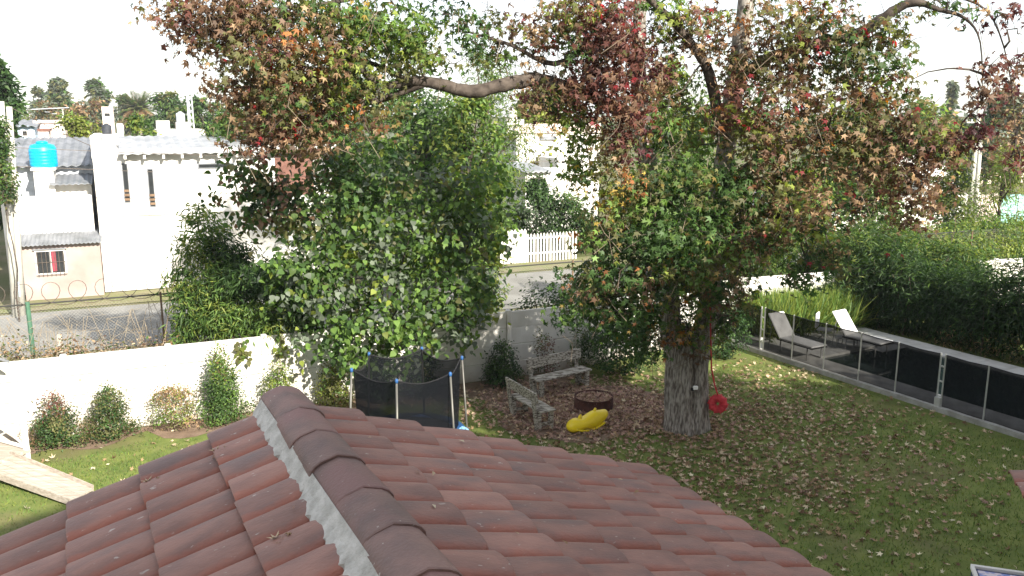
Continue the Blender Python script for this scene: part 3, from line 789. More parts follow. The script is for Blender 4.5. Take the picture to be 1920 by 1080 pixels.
for a, b in ((lo_a, ua), (lo_b, ub)):
    sd = (lo_b - lo_a).normalized() * (.022 if a is lo_b else -.022)
    q = [a - nrm * .05, b - nrm * .05, b + nrm * .07, a + nrm * .07]
    m = MB(); m.add([tuple(p) for p in q] + [tuple(p + sd) for p in q], [(0, 1, 2, 3), (7, 6, 5, 4), (0, 4, 5, 1), (1, 5, 6, 2), (2, 6, 7, 3), (3, 7, 4, 0)])
    m.build('side_board', 'wood_pale', t)
pc = (ua + ub) / 2 + (ua - lo_a).normalized() * .50; pc.z = 0; pa = math.atan2((ua - lo_a).y, (ua - lo_a).x); pz = ua.z - .03
t = thing('playhouse', 'white wooden playhouse with crossed railing at the left picture edge', 'playhouse', pc)
R = rotz(pa)
m = MB(); m.box(pc + Vector((0, 0, pz)), (1.1, 1.2, .06), R); m.build('platform', 'wood_pale', t)
for sx in (-1, 1):
    for sy in (-1, 1):
        ph = 1.9 if sx > 0 else pz + .6
        m = MB(); m.box(loc(pc, pa, sx * .5, sy * .55, ph / 2), (.08, .08, ph), R); m.build('post', 'white', t)
for sy in (-1, 1):
    for z in (pz + .08, pz + .55):
        m = MB(); m.box(loc(pc, pa, 0, sy * .55, z), (.92, .05, .05), R); m.build('rail', 'white', t)
    for s in (-1, 1):
        m = MB(); m.tube([loc(pc, pa, -.45 * s, sy * .55, pz + .1), loc(pc, pa, .45 * s, sy * .55, pz + .53)], .022, 4); m.build('cross_bar', 'white', t)
m = MB(); rz1 = 1.9
q = [loc(pc, pa, x, y, z) for x in (.1, 1.2) for y, z in ((-.8, rz1), (0, rz1 + .5), (.8, rz1))]
m.add([tuple(p) for p in q] + [tuple(p + Vector((0, 0, .05))) for p in q], [(0, 1, 4, 3), (1, 2, 5, 4), (6, 9, 10, 7), (7, 10, 11, 8), (0, 3, 9, 6), (2, 8, 11, 5), (0, 6, 7, 1), (1, 7, 8, 2), (3, 4, 10, 9), (4, 5, 11, 10)])
m.build('roof', 'zinc_dark', t)

# ================================================================== NAVY GAMES TABLE at the bottom right corner
c = at(1886, 1077, 7.6); ga = math.radians(-18)
t = thing('games_table', 'navy blue table with white rim at the bottom right corner', 'table', (c.x, c.y, 0))
R = rotz(ga)
m = MB(); m.box(loc(c, ga, .25, -.3, -.08), (1.1, .62, .20), R); m.build('case', 'navy', t)
m = MB(); m.box(loc(c, ga, .25, -.3, .024), (1.02, .5, .006), R); m.build('play_field', 'print', t)
for a, b, sx, sy in ((.25, .0, 1.12, .035), (.25, -.60, 1.12, .035)):
    m = MB(); m.box(loc(c, ga, a, b, .035), (sx, sy, .03), R); m.build('rim', 'white', t)
for a in (-.30, .80):
    m = MB(); m.box(loc(c, ga, a, -.3, .034), (.035, .56, .03), R); m.build('rim', 'white', t)
for i in range(3):
    m = MB(); m.tube([loc(c, ga, .12 + i * .22, .12, -.02), loc(c, ga, .12 + i * .22, -.7, -.02)], .018, 8); m.build('rod', 'white', t)
for sx in (-.2, .7):
    for sy in (-.55, -.05):
        m = MB(); q = loc(c, ga, sx, sy, -.1); m.box((q.x, q.y, (q.z) / 2 - .04), (.08, .08, q.z - .08), R); m.build('leg', 'navy', t)

# ================================================================== THE BIG LIQUIDAMBAR
TB = gp(1286, 803)
tree = thing('liquidambar_tree', 'huge autumn tree with furrowed trunk and star leaves over the lawn', 'tree', TB)
def noise2(a, b, seed=0):
    s = 0
    for i, (fa, fb, am) in enumerate(((13, .6, 1), (21, 1.1, .8), (34, 1.9, .5), (7, 2.3, .4))):
        s = s + am * np.sin(a * fa + 1.7 * np.sin(b * fb * 2.1 + i + seed) + seed * 1.3 + i * 2)
    return s / 2.7
def trunk_mesh(name, path, rad, seg, rows, amp, material, lobes=None):
    P = np.array([tuple(p) for p in path], float); tt = np.linspace(0, len(P) - 1, rows)
    cx = np.stack([np.interp(tt, np.arange(len(P)), P[:, i]) for i in range(3)], 1); rr = np.interp(tt, np.arange(len(P)), rad)
    v, f = [], []
    for i in range(rows):
        a = np.linspace(0, 2 * PI, seg, endpoint=False)
        furrow = np.abs(noise2(a, cx[i, 2] * 1.0)) ** .7
        r_ = rr[i] * (1 + (lobes(a, cx[i, 2]) if lobes else 0)) + amp * (furrow - .5)
        v.append(np.stack([cx[i, 0] + np.cos(a) * r_, cx[i, 1] + np.sin(a) * r_, np.full(seg, cx[i, 2])], 1))
    for i in range(rows - 1):
        for k in range(seg): f.append((i * seg + k, i * seg + (k + 1) % seg, (i + 1) * seg + (k + 1) % seg, (i + 1) * seg + k))
    m = MB(); m.add(np.concatenate(v), f); return m.mesh(name, material, True)
def lob(a, z):
    root = np.exp(-max(z, 0) / .22) * (.10 + .09 * np.cos(5 * a + .6) + .05 * np.cos(8 * a))
    d_ = np.angle(np.exp(1j * (a + PI / 2 - .30))); d2 = np.angle(np.exp(1j * (a - PI / 2 - .1)))
    k_ = np.clip(.25 + z / 1.5, 0, 1)
    cleft = -k_ * (.42 * np.exp(-(d_ / .20) ** 2) + .35 * np.exp(-(d2 / .25) ** 2)) + .05 * k_ * np.exp(-((np.abs(d_) - .55) / .3) ** 2)
    return root + cleft + .05 * np.cos(2 * a)
YT = TB.y
obj('trunk', trunk_mesh('trunk', [TB - Vector((0, 0, .1)), TB + Vector((-.01, 0, .6)), at(1287, 715, YT), at(1288, 660, YT), at(1288, 630, YT), at(1288, 612, YT)], [.44, .425, .42, .42, .38, .05], 150, 110, .058, 'bark', lob), tree)
# main stems and limbs: pixel, depth, radius
def stem(name, pts, material='bark', seg=14):
    P = [at(px, py, y) for px, py, y, r in pts]; R_ = [q[3] for q in pts]
    # smooth resample
    n = len(P); tt = np.linspace(0, n - 1, (n - 1) * 4 + 1); out, rr = [], []
    for t in tt:
        i = min(int(t), n - 2); u = t - i
        p0, p1, p2, p3 = P[max(i - 1, 0)], P[i], P[i + 1], P[min(i + 2, n - 1)]
        q = .5 * ((2 * p1) + (p2 - p0) * u + (2 * p0 - 5 * p1 + 4 * p2 - p3) * u * u + (3 * p1 - p0 - 3 * p2 + p3) * u ** 3)
        out.append(q + Vector(rng.normal(size=3)) * R_[i] * .06); rr.append((R_[i] * (1 - u) + R_[i + 1] * u) * float(rng.uniform(.94, 1.06)))
    m = MB(); m.tube(out, rr, seg); m.build(name, material, tree, True)
    return out
limbs = []
limbs += stem('stem', [(1270, 720, YT, .20), (1266, 660, YT, .245), (1257, 590, YT - .05, .23), (1250, 520, YT - .05, .21), (1236, 420, YT, .20), (1216, 310, YT + .1, .19), (1203, 215, YT + .2, .17), (1196, 90, YT + .3, .15), (1205, -60, YT + .4, .12), (1215, -220, YT + .5, .07)])
limbs += stem('stem', [(1304, 720, YT, .2), (1309, 660, YT, .255), (1326, 590, YT, .235), (1338, 500, YT, .22), (1345, 400, YT, .21), (1358, 300, YT, .20), (1376, 180, YT, .19), (1392, 60, YT - .1, .17), (1404, -60, YT - .1, .14), (1410, -260, YT, .08)])
limbs += stem('limb', [(1206, 235, YT + .2, .15), (1130, 190, YT - .3, .14), (1050, 160, YT - .7, .14), (990, 150, YT - .9, .135), (930, 163, YT - 1.1, .125), (880, 172, YT - 1.2, .12), (830, 160, YT - 1.3, .11), (780, 152, YT - 1.3, .095), (715, 158, YT - 1.4, .07), (640, 100, YT - 1.6, .05), (560, 95, YT - 1.7, .035), (440, 60, YT - 1.8, .02)], 'branch', 10)
limbs += stem('limb', [(800, 155, YT - 1.3, .07), (720, 185, YT - 1.2, .06), (650, 205, YT - 1.3, .05), (560, 250, YT - 1.5, .03), (500, 280, YT - 1.6, .02)], 'branch', 8)
limbs += stem('limb', [(760, 150, YT - 1.3, .05), (700, 120, YT - 1.1, .045), (620, 100, YT - 1, .035), (520, 90, YT - 1, .02)], 'branch', 8)
limbs += stem('limb', [(1384, 150, YT, .13), (1440, 110, YT - .5, .11), (1520, 85, YT - 1.0, .10), (1610, 62, YT - 1.4, .095), (1660, 30, YT - 1.6, .09), (1710, 5, YT - 1.8, .075), (1760, 18, YT - 2, .04), (1810, 35, YT - 2.1, .025), (1838, 80, YT - 2.2, .014), (1842, 190, YT - 2.2, .007)], 'branch', 9)
limbs += stem('limb', [(1700, 5, YT - 1.7, .045), (1770, -8, YT - 1.8, .03), (1850, 20, YT - 1.9, .018), (1890, 120, YT - 2, .010), (1905, 260, YT - 2, .006)], 'branch', 7)
limbs += stem('limb', [(1360, 290, YT, .11), (1330, 140, YT - .6, .10), (1285, 70, YT - .9, .085), (1230, 10, YT - 1.2, .06), (1150, -60, YT - 1.4, .03)], 'branch', 9)
limbs += stem('limb', [(1352, 350, YT, .10), (1440, 290, YT - .7, .08), (1540, 260, YT - 1.2, .06), (1640, 260, YT - 1.5, .04), (1740, 300, YT - 1.7, .02)], 'branch', 8)
limbs += stem('limb', [(1345, 430, YT, .08), (1420, 400, YT - .6, .06), (1500, 410, YT - 1.0, .04), (1600, 380, YT - 1.3, .025)], 'branch', 7)
limbs += stem('limb', [(1196, 120, YT + .2, .09), (1120, 80, YT - .5, .07), (1040, 120, YT - .9, .05), (960, 85, YT - 1.1, .035), (880, 60, YT - 1.2, .02)], 'branch', 7)
limbs += stem('limb', [(1255, 570, YT - .1, .06), (1200, 575, YT - .6, .045), (1130, 570, YT - 1.0, .03), (1060, 585, YT - 1.2, .015)], 'branch', 7)
limbs += stem('limb', [(1240, 440, YT, .07), (1180, 430, YT - .7, .05), (1110, 450, YT - 1.1, .03)], 'branch', 7)
limbs += stem('limb', [(1190, 60, YT + .2, .08), (1000, -60, YT - .5, .06), (800, -40, YT - 1.0, .05), (650, 0, YT - 1.3, .035), (480, 20, YT - 1.5, .02)], 'branch', 7)
BO = dict(br=3, ol=4.5, tan=3, rb=1.2, og=.3, red=.1, g=.8, yg=.6)
OL = dict(ol=4, g=2, yg=1.8, br=1.2, og=.2, tan=1.2)
GR = dict(g=3.5, dg=1.6, lg=2.4, ol=1.4, ye=.16, og=.14)
GY = dict(yg=3, lg=2.5, g=2, ol=1, ye=.5)
RB = dict(rb=3, br=3.5, dr=1.5, tan=2.6, red=.15, ol=.8)
GB = dict(g=2.5, ol=3.5, br=1.8, dg=.6, og=.15, red=.05, yg=1, tan=1.2)
LGn = dict(lg=3, yg=2.5, g=2, ol=1)
DRp = dict(dr=3, rb=3, br=1)
BN = dict(br=4, tan=2.6, rb=1.6, ol=.8)
clumps = [  # px, py, rx px, ry px, depth offset, palette, density
 (325, 35, 50, 50, -1.8, RB, .7), (375, 20, 60, 40, -1.7, BO, .7), (360, 75, 40, 35, -1.7, BO, .45), (430, 70, 70, 70, -1.6, BO, .9), (470, 20, 80, 40, -1.5, BO, .9), (520, 120, 90, 70, -1.6, BO, 1), (450, 160, 60, 60, -1.7, BO, .75), (560, 45, 90, 60, -1.4, OL, .9),
 (500, 220, 80, 55, -1.5, BO, .85), (590, 190, 90, 70, -1.4, OL, 1), (640, 110, 80, 70, -1.5, OL, .8), (660, 40, 80, 50, -1.3, GY, .9), (730, 60, 80, 60, -1.3, LGn, 1), (780, 100, 55, 50, -1.3, GY, .7), (700, 170, 70, 50, -1.4, OL, .7), (560, 270, 70, 40, -1.5, BO, .6), (660, 245, 70, 35, -1.4, BO, .35), (470, 270, 40, 25, -1.6, RB, .3),
 (850, 30, 70, 35, -1.1, GR, .28), (900, 85, 80, 30, -1.1, GR, .32), (930, 30, 60, 40, -1.0, OL, .2), (820, 130, 70, 30, -1.2, OL, .16), (940, 105, 50, 30, -1, GY, .3), (1000, 60, 45, 50, -1.0, RB, .4), (1010, 130, 30, 50, -1.0, RB, .55), (1060, 50, 55, 55, -1.1, BO, .8), (1120, 30, 70, 50, -1.2, RB, 1), (1150, 90, 70, 60, -1.3, RB, 1), (1075, 110, 45, 40, -1.0, GR, .5),
 (1120, 160, 75, 45, -1.4, RB, 1), (1170, 210, 50, 60, -1.5, RB, 1), (1155, 280, 38, 45, -1.5, RB, .9), (1050, 190, 40, 40, -.8, GY, .7), (1090, 240, 40, 60, -.7, GY, .8), (1085, 310, 45, 45, -.6, GY, .7), (1010, 190, 28, 30, -1.0, RB, .4),
 (1240, 40, 60, 55, -1.0, GY, .6), (1300, 50, 60, 50, -1.1, BO, .6), (1230, 120, 50, 55, -.8, RB, .6), (1270, 170, 50, 60, .8, LGn, .7), (1300, 240, 60, 60, 1.0, LGn, .7), (1245, 260, 45, 55, -1.0, GR, .8), (1350, 60, 40, 60, -.9, GB, .4),
 (1450, 40, 60, 50, -1.2, OL, .55), (1430, 130, 70, 60, -1.3, BO, 1), (1400, 210, 70, 60, -1.4, BO, 1), (1500, 90, 60, 60, -1.4, BO, .7), (1560, 50, 60, 50, -1.5, GB, .6), (1600, 120, 70, 50, -1.6, OL, .9), (1660, 90, 45, 60, -1.7, GB, .7), (1520, 190, 70, 40, -1.4, BO, .75), (1640, 180, 60, 50, -1.6, BO, .9), (1480, 260, 80, 55, -1.5, BO, .8), (1570, 260, 70, 50, -1.6, GB, .9), (1660, 260, 70, 50, -1.7, BO, .9), (1720, 250, 55, 50, -1.8, GB, .6), (1770, 260, 45, 35, -1.8, BO, .5),
 (1420, 310, 60, 55, -1.3, GB, .75), (1500, 340, 70, 55, -1.5, GB, .6), (1590, 330, 70, 40, -1.6, GB, .5), (1690, 330, 60, 55, -1.8, BN, .8), (1740, 300, 50, 60, -1.9, BN, .65), (1710, 400, 45, 45, -1.8, BN, .55), (1450, 400, 60, 55, -1.4, GB, .6), (1530, 420, 55, 60, -1.5, GB, .5), (1510, 500, 45, 50, -1.4, GB, .55), (1610, 395, 45, 25, -1.6, GB, .3), (1795, 270, 22, 30, -1.9, RB, .2), (1560, 480, 40, 40, -1.4, GB, .35),
 (1140, 360, 70, 45, -1.2, GY, .7), (1210, 360, 70, 50, -1.5, GR, 1.1), (1290, 350, 70, 55, -1.5, GR, 1.1), (1370, 370, 50, 60, -1.4, GR, 1), (1140, 440, 60, 55, -1.5, GR, .9), (1230, 440, 80, 60, -1.8, GR, 1.2), (1320, 440, 70, 60, -1.7, GR, 1.2), (1390, 450, 45, 50, -1.4, GB, .9), (1180, 520, 75, 50, -1.8, GB, 1.1), (1270, 510, 60, 45, -1.8, GR, 1), (1110, 520, 60, 45, -1.6, GR, .8), (1090, 580, 55, 35, -1.5, GR, .7), (1160, 590, 70, 50, -1.7, GR, 1), (1130, 550, 60, 40, -1.6, GB, .7), (1200, 640, 50, 40, -1.5, GR, .8), (1230, 590, 40, 40, -1.3, GR, .6),
 (1360, 530, 45, 45, -1.3, GB, .7), (1300, 570, 30, 55, -.7, GY, .45), (1310, 640, 30, 35, -.75, GB, .3), (1365, 610, 35, 40, -.9, GR, .5), (1400, 510, 30, 40, -1.2, GY, .35), (1250, 640, 22, 40, -.8, GB, .4), (1285, 560, 35, 50, .7, GR, .8), (1265, 610, 35, 35, .8, GR, .8), (1330, 600, 35, 45, .8, GR, .8), (1215, 600, 40, 45, .6, GR, .8), (1390, 560, 35, 45, .5, GB, .6), (1410, 430, 40, 50, -.6, GB, .7), (1460, 470, 50, 45, -.8, GB, .5), (1300, 520, 60, 40, .6, GR, .6), (1340, 560, 30, 40, -.9, GY, .5), (1290, 620, 30, 30, -.75, GY, .4),
 (1885, 40, 40, 40, -2, DRp, 0.15), (1905, 130, 22, 60, -2.1, DRp, 0.22), (1910, 300, 20, 40, -2.1, DRp, .45), (1840, 170, 14, 40, -2.2, DRp, 0.22), (1838, 250, 20, 14, -2.2, DRp, .3), (1860, 130, 18, 20, -2.2, DRp, 0.10), (1780, 15, 40, 20, -1.9, OL, .2)]
parts = []; sprigs = MB(); fine = MB(); limb_np = np.array([tuple(p) for p in limbs])
LS = .082
for px, py, rx, ry, dy_, pal, den in clumps:
    y = YT + dy_; c = at(px, py, y); k = y / FPX * 1.02
    rad = (rx * k, max(rx, ry) * k * 1.15, ry * k)
    ns = max(4, int(rx * ry / 112 * den)); per = 18
    P = cluster(c, rad, ns, per, .175, pal, rng, shell=.42, droop=.75, up=.3, coher=.86)
    parts.append(P)
    for q in range(2):
        e = np.array(c) + rng.normal(size=3) * np.array(rad) * .4
        b = limb_np[np.argmin(np.sum((limb_np - e) ** 2, 1))]
        if np.linalg.norm(b - e) < 2.2: MB().tube(wander(b, e, 5, .07, sag=.1), [.024, .02, .017, .014, .011, .008], 5, False).build('branch', 'branch', tree)
    for q in range(int(4 + den * 5)):
        e = np.array(c) + rng.normal(size=3) * np.array(rad) * .62
        sprigs.tube(wander(np.array(c) + rng.normal(size=3) * np.array(rad) * .2, e, 4, .05, sag=.06), [.009, .008, .006, .005, .003], 4, False)
    for q in range(int(3 + den * 4)):
        e = np.array(c) + rng.normal(size=3) * np.array(rad) * .5; d_ = Vector((rng.normal() * .25, rng.normal() * .25, -rng.uniform(.2, .55)))
        fine.tube([Vector(e) + Vector((rng.normal() * .1, 0, .15)), Vector(e), Vector(e) + d_ * .6, Vector(e) + d_], .0055, 3, False)
# upper crown beyond the picture's top edge, so that the tree is whole and shades the garden
for i in range(16):
    a = rng.uniform(0, PI); r_ = rng.uniform(.5, 5.0); z = rng.uniform(9.6, 14.5)
    r_ *= math.sqrt(max(.15, 1 - ((z - 9.5) / 5.6) ** 2))
    parts.append(cluster((TB.x + math.cos(a) * r_ - .8, TB.y + math.sin(a) * r_ * .9, z), (1.1, 1.1, .8), 30, 16, .2, OL, rng, shell=.5, droop=.7, up=.3))
stuff(sprigs.build('twigs', 'branch', tree)); stuff(fine.build('hanging_twigs', 'twig', tree))
foliage('leaves', parts, LS * 1.75, STAR, tree, curl=(.2, 2.6))
# single leaves that stand out: red, orange, yellow stars
bright = {k: None for k in ('red', 'og', 'ye')}
for k in bright:
    bright[k] = leaf_mesh('leaf', np.zeros((1, 3)), np.array([[0, 0, 1.]]), np.array([[0, 1., 0]]), np.array([LS * 1.6]), np.array([G[k]]) * (.6 if k != 'red' else .55), STAR, LEAF, np.array([1.2]))
spots = {'red': [(617, 105, 3), (424, 110, 3), (485, 208, 2), (475, 265, 4), (484, 270, 3), (1165, 15, 4), (1180, 40, 6), (1195, 55, 5), (1145, 28, 3), (1205, 62, 3), (1335, 20, 3), (1318, 36, 2), (1330, 72, 3), (1535, 103, 6), (1540, 115, 3), (1407, 150, 2), (1500, 205, 5), (1395, 238, 4), (1555, 235, 4), (1520, 180, 2), (1498, 315, 4), (1732, 210, 3), (1795, 220, 3), (1515, 500, 3), (1540, 492, 2), (1675, 480, 3), (1690, 487, 2), (1735, 425, 3), (1395, 228, 3), (1220, 290, 3), (1120, 235, 4), (1160, 160, 6), (1180, 150, 4), (1595, 360, 4), (1660, 385, 2), (1205, 617, 2), (1440, 440, 3)],
         'og': [(475, 100, 3), (530, 75, 3), (670, 15, 3), (610, 260, 3), (730, 235, 5), (1400, 155, 3), (1490, 235, 5), (1360, 120, 3), (1640, 175, 5), (1620, 190, 4), (1065, 535, 5), (1130, 515, 5), (1240, 495, 2), (1190, 600, 3), (1140, 610, 3), (1310, 510, 4), (1410, 345, 4), (1170, 350, 3), (1470, 375, 3), (1205, 575, 3), (1570, 60, 3), (1690, 190, 4)],
         'ye': [(500, 160, 3), (660, 170, 4), (720, 205, 5), (740, 240, 5), (1050, 250, 6), (1215, 255, 6), (1225, 265, 4), (1330, 345, 4), (1300, 590, 3), (1340, 510, 4), (1250, 560, 4), (1300, 595, 4), (1165, 440, 4), (1120, 430, 3), (1150, 475, 3), (1180, 615, 4), (1150, 600, 4), (1310, 600, 4), (1060, 575, 3), (1085, 570, 3), (1295, 452, 2), (1320, 460, 2), (1240, 345, 2), (1360, 300, 3), (1550, 155, 2), (560, 200, 3), (1010, 250, 4)]}
for k, L in spots.items():
    for px, py, n_ in L:
        for i in range(max(1, int(n_ * .6))):
            p = at(px + rng.normal() * 7, py + rng.normal() * 7, YT - 2.35 + rng.normal() * .25)
            z = Vector((rng.normal() * .5 + .2, -.8 + rng.normal() * .3, .5 + rng.normal() * .3)).normalized(); y = Vector((rng.normal() * .6, 0, -1 + rng.normal() * .3)); y = (y - z * y.dot(z)).normalized()
            o = place('leaf', bright[k], tree, y.cross(z), y, z, p); o.matrix_basis = o.matrix_basis @ Matrix.Scale(float(rng.uniform(.75, 1.15)), 4)
# white sensor box on the trunk
c = at(1304, 727, YT - .47)
t = thing('trunk_box', 'little white box fixed on the big furrowed trunk', 'box', c)
m = MB(); m.bevel_box(c, (.10, .06, .075), .008, rotz(.2)); m.build('case', 'white', t)
m = MB(); m.box(c + Vector((-.06, .01, -.035)), (.05, .05, .06), rotz(.2)); m.build('bracket', 'black', t)

# ================================================================== GENERIC TREES AND SHRUBS
def shrub(name, label, base, w, h, pal, n, size=.05, tmpl=OVAL, cone=.5, catg='shrub', group=None, top_pal=None, stem_r=.012, subr=.07, up=.5, droop=.0, dep=None, seed=None, stem_h=.12):
    r = rng; base = Vector(base)
    t = thing(name, label, catg, base, group)
    k = max(6, n // 14); u = r.random(k) ** (1 / 1.7 if cone > .3 else .8); hz = u if cone < .3 else 1 - u
    rr = (w / 2) * ((1 - hz) ** cone if cone > .3 else np.sqrt(np.clip(1 - (2 * hz - 1) ** 2, 0.04, 1)))
    rr = rr * np.clip(hz / .12 + .55, 0, 1)
    a = r.random(k) * 2 * PI; q = np.sqrt(r.random(k)) ** .6 * rr * (1 + .22 * np.sin(3 * a + hz * 9) + r.normal(size=k) * .12)
    C0 = np.stack([base.x + np.cos(a) * q, base.y + np.sin(a) * q * (dep or 1), base.z + stem_h * h * .6 + hz * h * .94], 1)
    cnt = np.maximum(2, r.poisson(14, k)); idx = np.repeat(np.arange(k), cnt); N_ = len(idx)
    off = r.normal(size=(N_, 3)) * subr
    P = C0[idx] + off; P[:, 2] = np.maximum(P[:, 2], base.z + .02)
    out = np.stack([np.cos(a), np.sin(a), .3 + 0 * a], 1)[idx]
    col = pick(k, pal, r) * r.uniform(.7, 1.3, (k, 1)); Cc = col[idx]
    if top_pal is not None:
        tp = r.random(N_) < np.clip((hz[idx] - .45) * 2.2, 0, 1); Cc = np.where(tp[:, None], pick(N_, top_pal, r), Cc)
    Cc = Cc * r.uniform(.9, 1.7, (N_, 1))
    Nr = out * .7 + np.array([0, 0, up]) + r.normal(size=(N_, 3)) * .45; Tp = out * .6 + r.normal(size=(N_, 3)) * .5 + np.array([0, 0, .35 - droop])
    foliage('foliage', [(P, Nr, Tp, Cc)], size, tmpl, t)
    m = MB(); m.tube(wander(base - Vector((0, 0, .03)), base + Vector((0, 0, h * .9)), 6, .02), [stem_r * (1 - i / 8) for i in range(7)], 5)
    for i in range(7):
        z = h * (.12 + .1 * i); a = i * 2.4; e = base + Vector((math.cos(a) * w * .3, math.sin(a) * w * .3, z + .12)); m.tube([base + Vector((0, 0, z)), e], [stem_r * .5, stem_r * .25], 4, False)
    m.build('stem', 'twig', t)
    return t
def wallpt(px, off):
    """foot of the wall at this picture column, off metres in front"""
    d = ray(px, 600); o = A0 - N * off; tt = o.dot(N) / d.dot(N); return Vector((d.x * tt, d.y * tt, 0))
SHg = 'shrubs planted along the white wall'
shrub('round_shrub', 'dark round shrub with reddish top beside the playhouse', wallpt(82, .55), .95, 1.12, dict(ol=2, g=2, dg=2), 3600, .055, cone=.45, top_pal=dict(rb=1.5, br=2, tan=.6), group=SHg)
shrub('round_shrub', 'dense olive green cone shrub, second from the left along the wall', wallpt(188, .5), .92, 1.12, dict(ol=3, g=2, dg=1.2), 3800, .055, cone=.55, group=SHg)
shrub('round_shrub', 'small pale twiggy shrub on a thin stem before the white wall', wallpt(312, .55), .95, .82, dict(ol=2, lg=1, tan=1, yg=.8), 2600, .05, cone=.2, top_pal=dict(tan=2, br=1, yg=1), group=SHg, stem_h=.3)
shrub('conical_shrub', 'tall bright green conical shrub with brown tip before the white wall', wallpt(408, .55), 1.05, 1.75, dict(g=3, lg=2.5, dg=1), 5200, .06, cone=.75, top_pal=dict(lg=2, yg=1, br=.6), group=SHg)
shrub('conical_shrub', 'yellowish green shrub just right of the tall conical one', wallpt(515, .5), .78, 1.22, dict(yg=2, lg=2, ol=2), 3000, .055, cone=.45, group=SHg)
shrub('round_shrub', 'olive shrub left of the trampoline, partly behind the roof', wallpt(620, .5), .78, 1.12, dict(ol=3, yg=1.5, g=1, br=.5), 3200, .06, cone=.35, group=SHg)
shrub('round_shrub', 'dark shrub behind the left half of the trampoline net', wallpt(712, .5), .85, 1.25, dict(dg=3, g=2), 2600, .07, cone=.4, group=SHg)
shrub('round_shrub', 'dark shrub behind the right half of the trampoline net', wallpt(792, .5), .75, 1.15, dict(dg=3, g=2, ol=1), 2400, .065, cone=.4, group=SHg)
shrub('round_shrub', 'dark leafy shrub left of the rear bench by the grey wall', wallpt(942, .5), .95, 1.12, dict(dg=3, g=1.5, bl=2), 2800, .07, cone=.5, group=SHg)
shrub('sparse_shrub', 'thin sparse reddish shrub above the rear bench', wallpt(1022, .4), .62, 1.3, dict(br=2, g=1, ol=1, rb=1), 700, .06, cone=.5, group=SHg)
shrub('sparse_shrub', 'upright leafy shrub at the right end of the rear bench', wallpt(1092, .45), .7, 1.35, dict(g=2, ol=1, dg=1), 1100, .08, tmpl=LANCE, cone=.35, group=SHg)
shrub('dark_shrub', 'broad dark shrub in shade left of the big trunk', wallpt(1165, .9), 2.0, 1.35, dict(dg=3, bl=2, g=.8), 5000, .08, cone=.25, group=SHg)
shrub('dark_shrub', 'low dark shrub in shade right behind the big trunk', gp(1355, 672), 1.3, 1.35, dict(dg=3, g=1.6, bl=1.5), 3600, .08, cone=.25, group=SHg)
for px, lab in ((40, 'dry grass tuft at the foot of the wall beside the reddish shrub'), (140, 'dry pale weeds between the two leftmost round shrubs')):
    shrub('dry_weeds', lab, wallpt(px, .25), .5, .45, dict(tan=3, ol=1, pale=2), 500, .07, tmpl=LANCE, cone=.3, catg='weeds', group='dry weeds by the wall')

# hedge of oleander along the right edge of the pool; grass clump behind the loungers
def mass(name, label, catg, boxes, pal, n_per, size, tmpl, subr=.16, shellk=.35, up=.5, droop=.3, top=None, group=None, woody=True, mat_=LEAF, base=None):
    ps = []; st = MB(); c0 = Vector(boxes[0][0])
    t = thing(name, label, catg, base or (c0.x, c0.y, 0), group)
    for (c, rad, k) in boxes:
        pp = cluster(c, rad, int(k * n_per), 15, subr, pal, rng, shell=shellk, droop=droop, up=up, coher=.6)
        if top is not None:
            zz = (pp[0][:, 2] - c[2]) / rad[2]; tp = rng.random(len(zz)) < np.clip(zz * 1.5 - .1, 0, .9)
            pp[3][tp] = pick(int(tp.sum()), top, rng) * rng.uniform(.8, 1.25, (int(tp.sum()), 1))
        keep = pp[0][:, 2] > .02; ps.append([x[keep] for x in pp])
        if woody:
            for q in range(4):
                b = Vector((c[0] + rng.normal() * rad[0] * .3, c[1] + rng.normal() * rad[1] * .3, -.03)); st.tube(wander(b, Vector((c[0] + rng.normal() * rad[0] * .4, c[1] + rng.normal() * rad[1] * .4, c[2] + rad[2] * .6)), 5, .06), [.03, .026, .022, .018, .012, .008], 5, False)
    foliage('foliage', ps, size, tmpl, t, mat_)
    if woody: st.build('stems', 'twig', t)
    return t
hb = []
for i in range(11):
    a = -1.9 + i * 1.15; zt = 2.4 + .3 * math.sin(i * 1.3)
    c = Q(a, 5.75 + .15 * math.sin(i * 2.1)); hb.append(((c.x, c.y, zt * .52), (.95, .95, zt * .56), 1.0))
mass('oleander_hedge', 'glossy hedge along the far side of the pool, shade put into its dark leaves', 'hedge', hb, dict(dg=2, bl=4, g=.6), 380, .19, LANCE, top=dict(g=3, lg=1, dg=2), base=Q(4, 5.75))  # dark lower leaf colours stand in for shade, paler top ones for sun
hb = []
for px, py, w_, y in ((1600, 455, 60, 27.0), (1680, 440, 60, 27.3), (1745, 470, 60, 27.6), (1640, 500, 60, 26.8), (1800, 490, 50, 27.2), (1790, 470, 50, 27.6), (1580, 490, 50, 26.9)):
    c = at(px, py, y); hb.append(((c.x, c.y, c.z * .62), (.95, .8, c.z * .55), 1.0))
mass('tall_oleander', 'tall bush behind the loungers, shade and sunlit top put into its leaf colours', 'bush', hb, dict(dg=3, bl=3, g=1), 330, .19, LANCE, top=dict(lg=2.5, yg=1, g=2))  # sun on the top and shade below are put into the leaf colours
